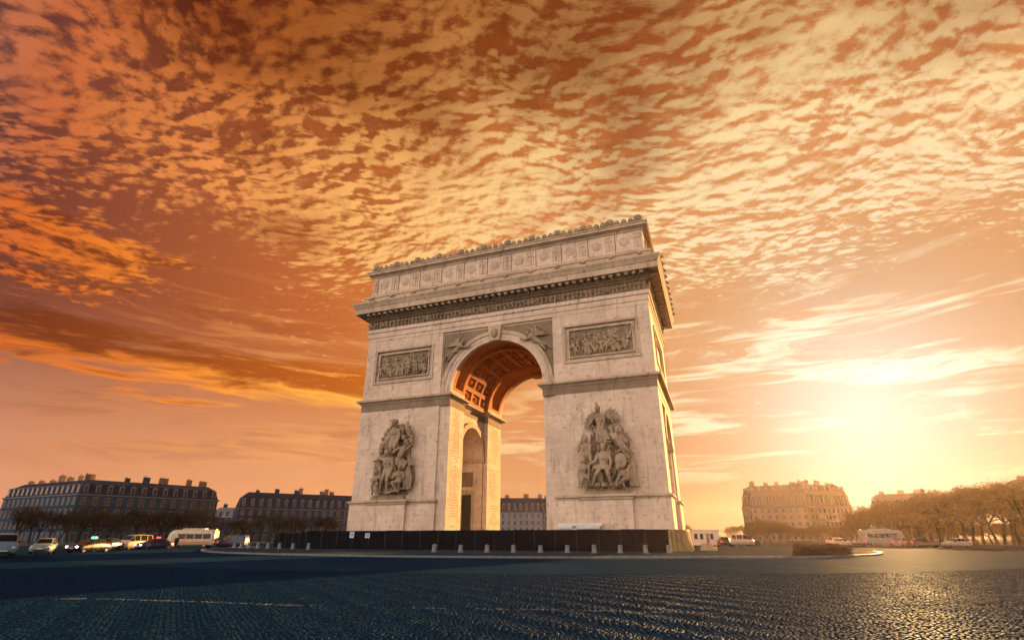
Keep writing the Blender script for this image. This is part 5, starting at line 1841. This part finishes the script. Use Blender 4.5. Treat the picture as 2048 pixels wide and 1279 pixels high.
def house(name, label, pts, depth, Hc, Hr, wall, roof, floors=4, bay=3.3, chim=6, seed=0, double=False, z0=0.0, sub=True):
    """mansard-roofed block along a polyline of facade corners (left to right as seen)"""
    rd = random.Random(seed)
    c0 = Vector((*pts[0], z0))
    t = thing(name, label, 'building', c0)
    L = [Vector((p[0] - c0.x, p[1] - c0.y)) for p in pts]
    # footprint, counter-clockwise seen from above
    def off(front, o):
        n = len(front)
        out = []
        for i in range(n):
            e = []
            if i > 0:
                e.append((front[i] - front[i - 1]).normalized())
            if i < n - 1:
                e.append((front[i + 1] - front[i]).normalized())
            ns = [Vector((-d.y, d.x)) for d in e]
            m = sum(ns, Vector((0, 0)))
            k = m.length_squared / len(ns)
            out.append(front[i] + m / len(ns) * o / max(m.length_squared / len(ns) ** 2, 0.3))
        return out
    back = off(L, depth)
    foot = L + back[::-1]
    fp = [(p.x, p.y) for p in foot]
    nf = len(fp)
    mb = MB()
    mb.add([(x, y, 0) for x, y in fp] + [(x, y, Hc) for x, y in fp], [tuple(range(nf, 2 * nf))] + [(i, (i + 1) % nf, nf + (i + 1) % nf, nf + i) for i in range(nf)])
    mb.build('wall', wall, t)
    area = sum(fp[i][0] * fp[(i + 1) % nf][1] - fp[(i + 1) % nf][0] * fp[i][1] for i in range(nf))
    ccw = fp if area > 0 else fp[::-1]
    MB().sweep(ccw, [(-0.3, Hc - 0.45), (0.2, Hc - 0.4), (0.55, Hc - 0.05), (0.55, Hc + 0.2), (-0.3, Hc + 0.25)]).build('cornice', M['band'], t)
    fl = Hc / floors
    for k in (1, floors - 1):
        MB().sweep(ccw, [(-0.2, fl * k - 0.1), (0.22, fl * k - 0.08), (0.22, fl * k + 0.12), (-0.2, fl * k + 0.14)]).build('string_course', wall, t)
    # mansard: steep slope, then a nearly flat top
    rh = Hr - Hc
    rings = [(offset_poly(ccw, 0.0), Hc + 0.2), (offset_poly(ccw, -1.3), Hc + rh * 0.72), (offset_poly(ccw, -1.75), Hc + rh * 0.76), (offset_poly(ccw, -3.6), Hr)]
    vs = [(x, y, z) for pl, z in rings for x, y in pl]
    fs = [(k * nf + i, k * nf + (i + 1) % nf, (k + 1) * nf + (i + 1) % nf, (k + 1) * nf + i) for k in range(3) for i in range(nf)] + [tuple(range(3 * nf, 4 * nf))]
    mb = MB()
    mb.add(vs, fs)
    rf = mb.build('roof', roof, t)
    # windows, dormers
    key = (name, seed)
    ww, wh = 1.25, fl * 0.58
    fr = MB()
    for (a, b, c, d) in ((-ww / 2 - 0.16, ww / 2 + 0.16, wh, wh + 0.26), (-ww / 2 - 0.2, ww / 2 + 0.2, -0.18, 0), (-ww / 2 - 0.16, -ww / 2, 0, wh), (ww / 2, ww / 2 + 0.16, 0, wh)):
        fr.box(a, b, -0.16, 0.02, c, d)
    fr.box(-0.045, 0.045, -0.09, 0.0, 0, wh)
    fr_me = fr.mesh('window', M['band'])
    pn_me = MB().box(-ww / 2, ww / 2, -0.045, 0.02, 0, wh).mesh('pane', M['pane'])
    dm = MB()
    dh = rh * 0.48
    dm.box(-0.75, 0.75, -0.25, 1.4, 0, dh)
    dm.prism([(-0.95, dh), (0.95, dh), (0, dh + 0.55)], lambda x, z: (x, -0.35, z), lambda x, z: (x, 1.5, z))
    dm_me = dm.mesh('dormer', M['band'])
    dp_me = MB().box(-0.5, 0.5, -0.27, -0.2, 0.25, dh - 0.15).mesh('pane', M['pane'])
    for i in range(len(L) - 1):
        a, b = L[i], L[i + 1]
        d = (b - a)
        ln = d.length
        d = d / ln
        ang = math.atan2(d.y, d.x)
        n = max(1, int((ln - 1.0) / bay))
        inn = Vector((-d.y, d.x))
        for k in range(n):
            c = a + d * (ln * (k + 0.5) / n)
            for f in range(floors):
                o = obj('window', fr_me, t, (c.x, c.y, fl * f + fl * 0.16), (0, 0, ang))
                obj('pane', pn_me, o)
            q = c + inn * 0.45
            o = obj('dormer', dm_me, rf, (q.x, q.y, Hc + 0.55), (0, 0, ang))
            obj('pane', dp_me, rf, (q.x, q.y, Hc + 0.55), (0, 0, ang))
            if double:
                q = c + inn * 1.9
                obj('dormer', dm_me, rf, (q.x, q.y, Hc + rh * 0.62), (0, 0, ang), (0.8, 0.7, 0.62))
    # chimney stacks along the ridge
    for k in range(chim):
        u = (k + rd.uniform(0.2, 0.8)) / chim
        tot = sum((L[i + 1] - L[i]).length for i in range(len(L) - 1)) * u
        for i in range(len(L) - 1):
            s = (L[i + 1] - L[i]).length
            if tot <= s or i == len(L) - 2:
                d = (L[i + 1] - L[i]) / s
                c = L[i] + d * tot
                break
            tot -= s
        inn = Vector((-d.y, d.x))
        c = c + inn * rd.uniform(4.2, 6.5)
        w = rd.uniform(0.7, 1.7)
        hz = Hr + rd.uniform(0.9, 2.4)
        ch = MB().obox((c.x, c.y, (Hr - 1.5 + hz) / 2), (d.x, d.y, 0), (inn.x, inn.y, 0), (0, 0, 1), w, 0.45, (hz - Hr + 1.5) / 2)
        ch.obox((c.x, c.y, hz + 0.06), (d.x, d.y, 0), (inn.x, inn.y, 0), (0, 0, 1), w + 0.1, 0.55, 0.08)
        for j in range(int(w * 2.2)):
            e = c + d * (-w + 0.35 + 0.75 * j)
            ch.lathe([(0.16, 0), (0.13, 0.55)], (e.x, e.y, hz + 0.12), 7)
        ch.build('chimney', M['brick'] if rd.random() < 0.6 else wall, rf)
    return t, rf


def build_houses():
    # left of the arch, in shade
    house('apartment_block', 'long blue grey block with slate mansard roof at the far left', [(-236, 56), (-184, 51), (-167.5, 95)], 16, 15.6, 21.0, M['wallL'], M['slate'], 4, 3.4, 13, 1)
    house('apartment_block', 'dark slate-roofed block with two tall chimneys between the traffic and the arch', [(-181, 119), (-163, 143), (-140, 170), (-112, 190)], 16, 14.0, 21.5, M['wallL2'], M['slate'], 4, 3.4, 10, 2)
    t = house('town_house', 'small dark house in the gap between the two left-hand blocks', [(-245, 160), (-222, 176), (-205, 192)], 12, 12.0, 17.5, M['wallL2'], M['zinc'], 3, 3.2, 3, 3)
    # seen through the arch
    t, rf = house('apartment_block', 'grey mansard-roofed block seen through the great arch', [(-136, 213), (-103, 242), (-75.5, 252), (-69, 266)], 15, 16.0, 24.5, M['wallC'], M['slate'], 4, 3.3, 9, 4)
    # right of the arch, against the light
    t, rf = house('apartment_block', 'tall cream corner block with stacked dormers against the low sun', [(40.5, 262), (45, 253), (72, 248), (96, 268)], 16, 16.4, 28.0, M['wallR'], M['slateR'], 5, 3.0, 10, 5, True)
    dm = MB()
    dm.lathe([(4.3, 0), (4.3, 4.2), (4.7, 4.5), (4.2, 5.4), (3.3, 7.6), (1.9, 9.2), (0.7, 9.8), (0.5, 10.6), (0.05, 11.2)], (31.0, -2.0, 20.0), 20)
    dm.build('corner_dome', M['slateR'], rf, False)
    house('apartment_block', 'pale block half hidden by trees under the sun at the right', [(101, 252), (124, 246), (138, 262)], 14, 15.5, 22.0, M['wallR'], M['slateR'], 5, 3.2, 5, 6)
    house('apartment_block', 'brown block cut by the right edge of the picture', [(134, 196), (152, 150), (170, 120)], 14, 16.5, 22.5, M['wallR2'], M['slateR'], 4, 3.2, 5, 7)
    # two tall stacks on the second block
    for k, (x, y) in enumerate(((-172.5, 148.5), (-164.5, 158.5))):
        c = thing('chimney_stack', ('left' if k == 0 else 'right') + '-hand one of two tall chimney stacks on the dark slate roof', 'chimney', (x, y, 20.0), 0.6, 'tall chimney stacks')
        MB().box(-1.0, 1.0, -0.55, 0.55, 0, 4.2).build('shaft', M['brick'], c)
        MB().box(-1.15, 1.15, -0.7, 0.7, 4.2, 4.5).build('cap', M['wallL2'], c)
        for j in range(3):
            MB().lathe([(0.22, 0), (0.17, 0.8)], (-0.65 + 0.65 * j, 0, 4.5), 8).build('pot', M['pot'], c)


# ------------------------------------------------------------------ trees
def tree_meshes(seed, H, spread, bark, twig, leafy, stem=0.30):
    rd = random.Random(seed)
    wood, tw = MB(), MB()

    def tube(p, q, r0, r1, n):
        ax = (q - p)
        if ax.length < 1e-4:
            return
        ax = ax.normalized()
        t = ax.orthogonal().normalized()
        b = ax.cross(t)
        vs = [p + (t * math.cos(2 * math.pi * i / n) + b * math.sin(2 * math.pi * i / n)) * r0 for i in range(n)]
        vs += [q + (t * math.cos(2 * math.pi * i / n) + b * math.sin(2 * math.pi * i / n)) * r1 for i in range(n)]
        return vs, [(i, (i + 1) % n, n + (i + 1) % n, n + i) for i in range(n)]

    def grow(p, d, ln, r, lvl):
        n = 3 if lvl < 2 else 2
        q = p
        for i in range(n):
            nd = (d + Vector((rd.gauss(0, 0.12), rd.gauss(0, 0.12), rd.gauss(0.05, 0.08)))).normalized()
            e = q + nd * ln / n
            res = tube(q, e, r * (1 - 0.25 * i / n), r * (1 - 0.25 * (i + 1) / n), 6 if lvl < 2 else 3)
            if res:
                (wood if lvl < 3 else tw).add(*res)
            q, d = e, nd
        if lvl >= 4:
            for _ in range(leafy):
                c = q + Vector((rd.gauss(0, 0.35), rd.gauss(0, 0.35), rd.gauss(0, 0.3)))
                a = Vector((rd.gauss(0, 1), rd.gauss(0, 1), rd.gauss(0, 1))).normalized()
                b = a.orthogonal().normalized()
                s = rd.uniform(0.08, 0.17)
                tw.add([c - a * s, c + b * s * 0.6, c + a * s, c - b * s * 0.6], [(0, 1, 2, 3)])
            return
        k = (5, 4, 4, 3)[lvl]
        for j in range(k):
            a = 2 * math.pi * (j + rd.uniform(-0.3, 0.3)) / k
            tilt = R_(rd.uniform(22, 48)) * spread
            o = d.orthogonal().normalized()
            o = Matrix.Rotation(a, 3, d) @ o
            nd = (d * math.cos(tilt) + o * math.sin(tilt)).normalized()
            st = q if (j < 2 or lvl == 0) else p.lerp(q, rd.uniform(0.5, 1.0))
            grow(st, nd, ln * rd.uniform(0.62, 0.80), r * rd.uniform(0.5, 0.62), lvl + 1)
    grow(Vector((0, 0, 0)), Vector((0, 0, 1)), H * stem, H * 0.022, 0)
    return wood.mesh('trunk', bark), tw.mesh('crown', twig)


def build_trees():
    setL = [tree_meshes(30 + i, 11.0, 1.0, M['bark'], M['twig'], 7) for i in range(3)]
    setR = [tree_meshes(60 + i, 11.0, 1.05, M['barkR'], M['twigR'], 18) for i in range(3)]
    rd = random.Random(17)

    def plant(fwd, lat, h, ms, label, group, kind='tree'):
        p = at(fwd, lat)
        t = thing(kind, label, kind, p, rd.uniform(0, 6.28), group)
        s = h / 11.0
        t.scale = (s * rd.uniform(0.92, 1.15), s * rd.uniform(0.92, 1.15), s)
        a, b = rd.choice(ms)
        obj('trunk', a, t)
        obj('crown', b, t)
    n = 21
    for k in range(n):
        b = -0.893 + 0.37 * (k + rd.uniform(-0.25, 0.25)) / n
        f = 140 + 30 * k / n + rd.uniform(-8, 8)
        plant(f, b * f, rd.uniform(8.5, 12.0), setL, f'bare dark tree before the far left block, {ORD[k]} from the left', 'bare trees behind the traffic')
    n = 13
    for k in range(n):
        b = -0.509 + 0.20 * (k + rd.uniform(-0.25, 0.25)) / n
        f = 185 + rd.uniform(-10, 14)
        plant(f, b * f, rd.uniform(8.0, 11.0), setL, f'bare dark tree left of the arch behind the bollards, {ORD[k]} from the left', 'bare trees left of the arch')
    n = 17
    for k in range(n):
        b = 0.413 + 0.215 * (k + rd.uniform(-0.3, 0.3)) / n
        f = 150 + rd.uniform(-16, 20)
        plant(f, b * f, rd.uniform(4.2, 7.2), setR, f'brown tree before the tall corner block, {ORD[k]} from the left', 'brown trees before the corner block')
    n = 19
    for k in range(n):
        b = 0.625 + 0.315 * (k + rd.uniform(-0.3, 0.3)) / n
        f = 138 - 22 * k / n + rd.uniform(-7, 7)
        plant(f, b * f, 9.5 + 7.0 * k / n + rd.uniform(-0.8, 0.8), setR, f'leafy brown tree at the right under the sun, {ORD[k]} from the left', 'brown trees at the right edge')
    setB = [tree_meshes(80 + i, 11.0, 1.45, M['barkR'], M['twigR'], 16, 0.20) for i in range(3)]
    n = 18
    for k in range(n):
        b = 0.57 + 0.39 * (k + rd.uniform(-0.3, 0.3)) / n
        f = 152 - 26 * k / n + rd.uniform(-5, 5)
        plant(f, b * f, rd.uniform(6.5, 9.0) + 2.0 * k / n, setB, f'low spreading brown shrub behind the right-hand trees, {ORD[k]} from the left', 'brown shrubs behind the right-hand trees', 'shrub')
    plant(175, 52.5, 7.2, setR, 'brown tree just right of the arch, left of the white cabin', None)
    plant(178, 60.0, 4.6, setR, 'low brown tree behind the white cabin', None)
    plant(190, 75.0, 6.0, setR, 'slender tree at the left corner of the tall cream block', None)
    # clipped hedge on the right of the island
    p = at(53.5, 0)
    mb = MB()
    rr = random.Random(5)
    L = 4.8
    for _ in range(4200):
        x, y, z = rr.uniform(-L / 2, L / 2), rr.uniform(-0.6, 0.6), rr.uniform(0.0, 0.85)
        e = max(abs(x) / (L / 2), abs(y) / 0.6, z / 0.85)
        if e < 0.72 and rr.random() < 0.8:
            continue
        a = Vector((rr.gauss(0, 1), rr.gauss(0, 1), rr.gauss(0, 1))).normalized()
        b = a.orthogonal().normalized()
        s = rr.uniform(0.05, 0.11)
        c = Vector((x, y, z * (1 + 0.12 * math.sin(x * 2.1))))
        mb.add([c - a * s, c + b * s * 0.6, c + a * s, c - b * s * 0.6], [(0, 1, 2, 3)])
    h = thing('hedge', 'low brown clipped hedge on the island before the right-hand trees', 'hedge', at(50.5, 27.6, 0.14), CAM_YAW - 0.03)
    mb.build('foliage', M['hedge'], h)
    MB().box(-L / 2 + 0.3, L / 2 - 0.3, -0.34, 0.34, 0.0, 0.6).build('stems', M['barkR'], h)


M['sign_blue'] = noisy('blue_print', (0.12, 0.30, 0.62), (0.18, 0.38, 0.68), 4.0)
build_hoarding()
build_bollards()
build_traffic()
build_person()
build_houses()
build_trees()

# ------------------------------------------------------------------ evening haze
def build_haze():
    mb = MB().box(-905, 905, -505, 905, -1.0, 47.0)
    m = bpy.data.materials.new('haze_air')
    m.use_nodes = True
    nt = m.node_tree
    nt.nodes.clear()
    o = nt.nodes.new('ShaderNodeOutputMaterial')
    v = nt.nodes.new('ShaderNodeVolumePrincipled')
    v.inputs['Color'].default_value = (1.0, 0.84, 0.72, 1)
    v.inputs['Density'].default_value = HAZE_D
    v.inputs['Anisotropy'].default_value = HAZE_G
    nt.links.new(v.outputs[0], o.inputs['Volume'])
    h = mb.build('haze', m)
    struct(h, 'stuff')


HAZE_D, HAZE_G = 0.000062, 0.74
build_haze()
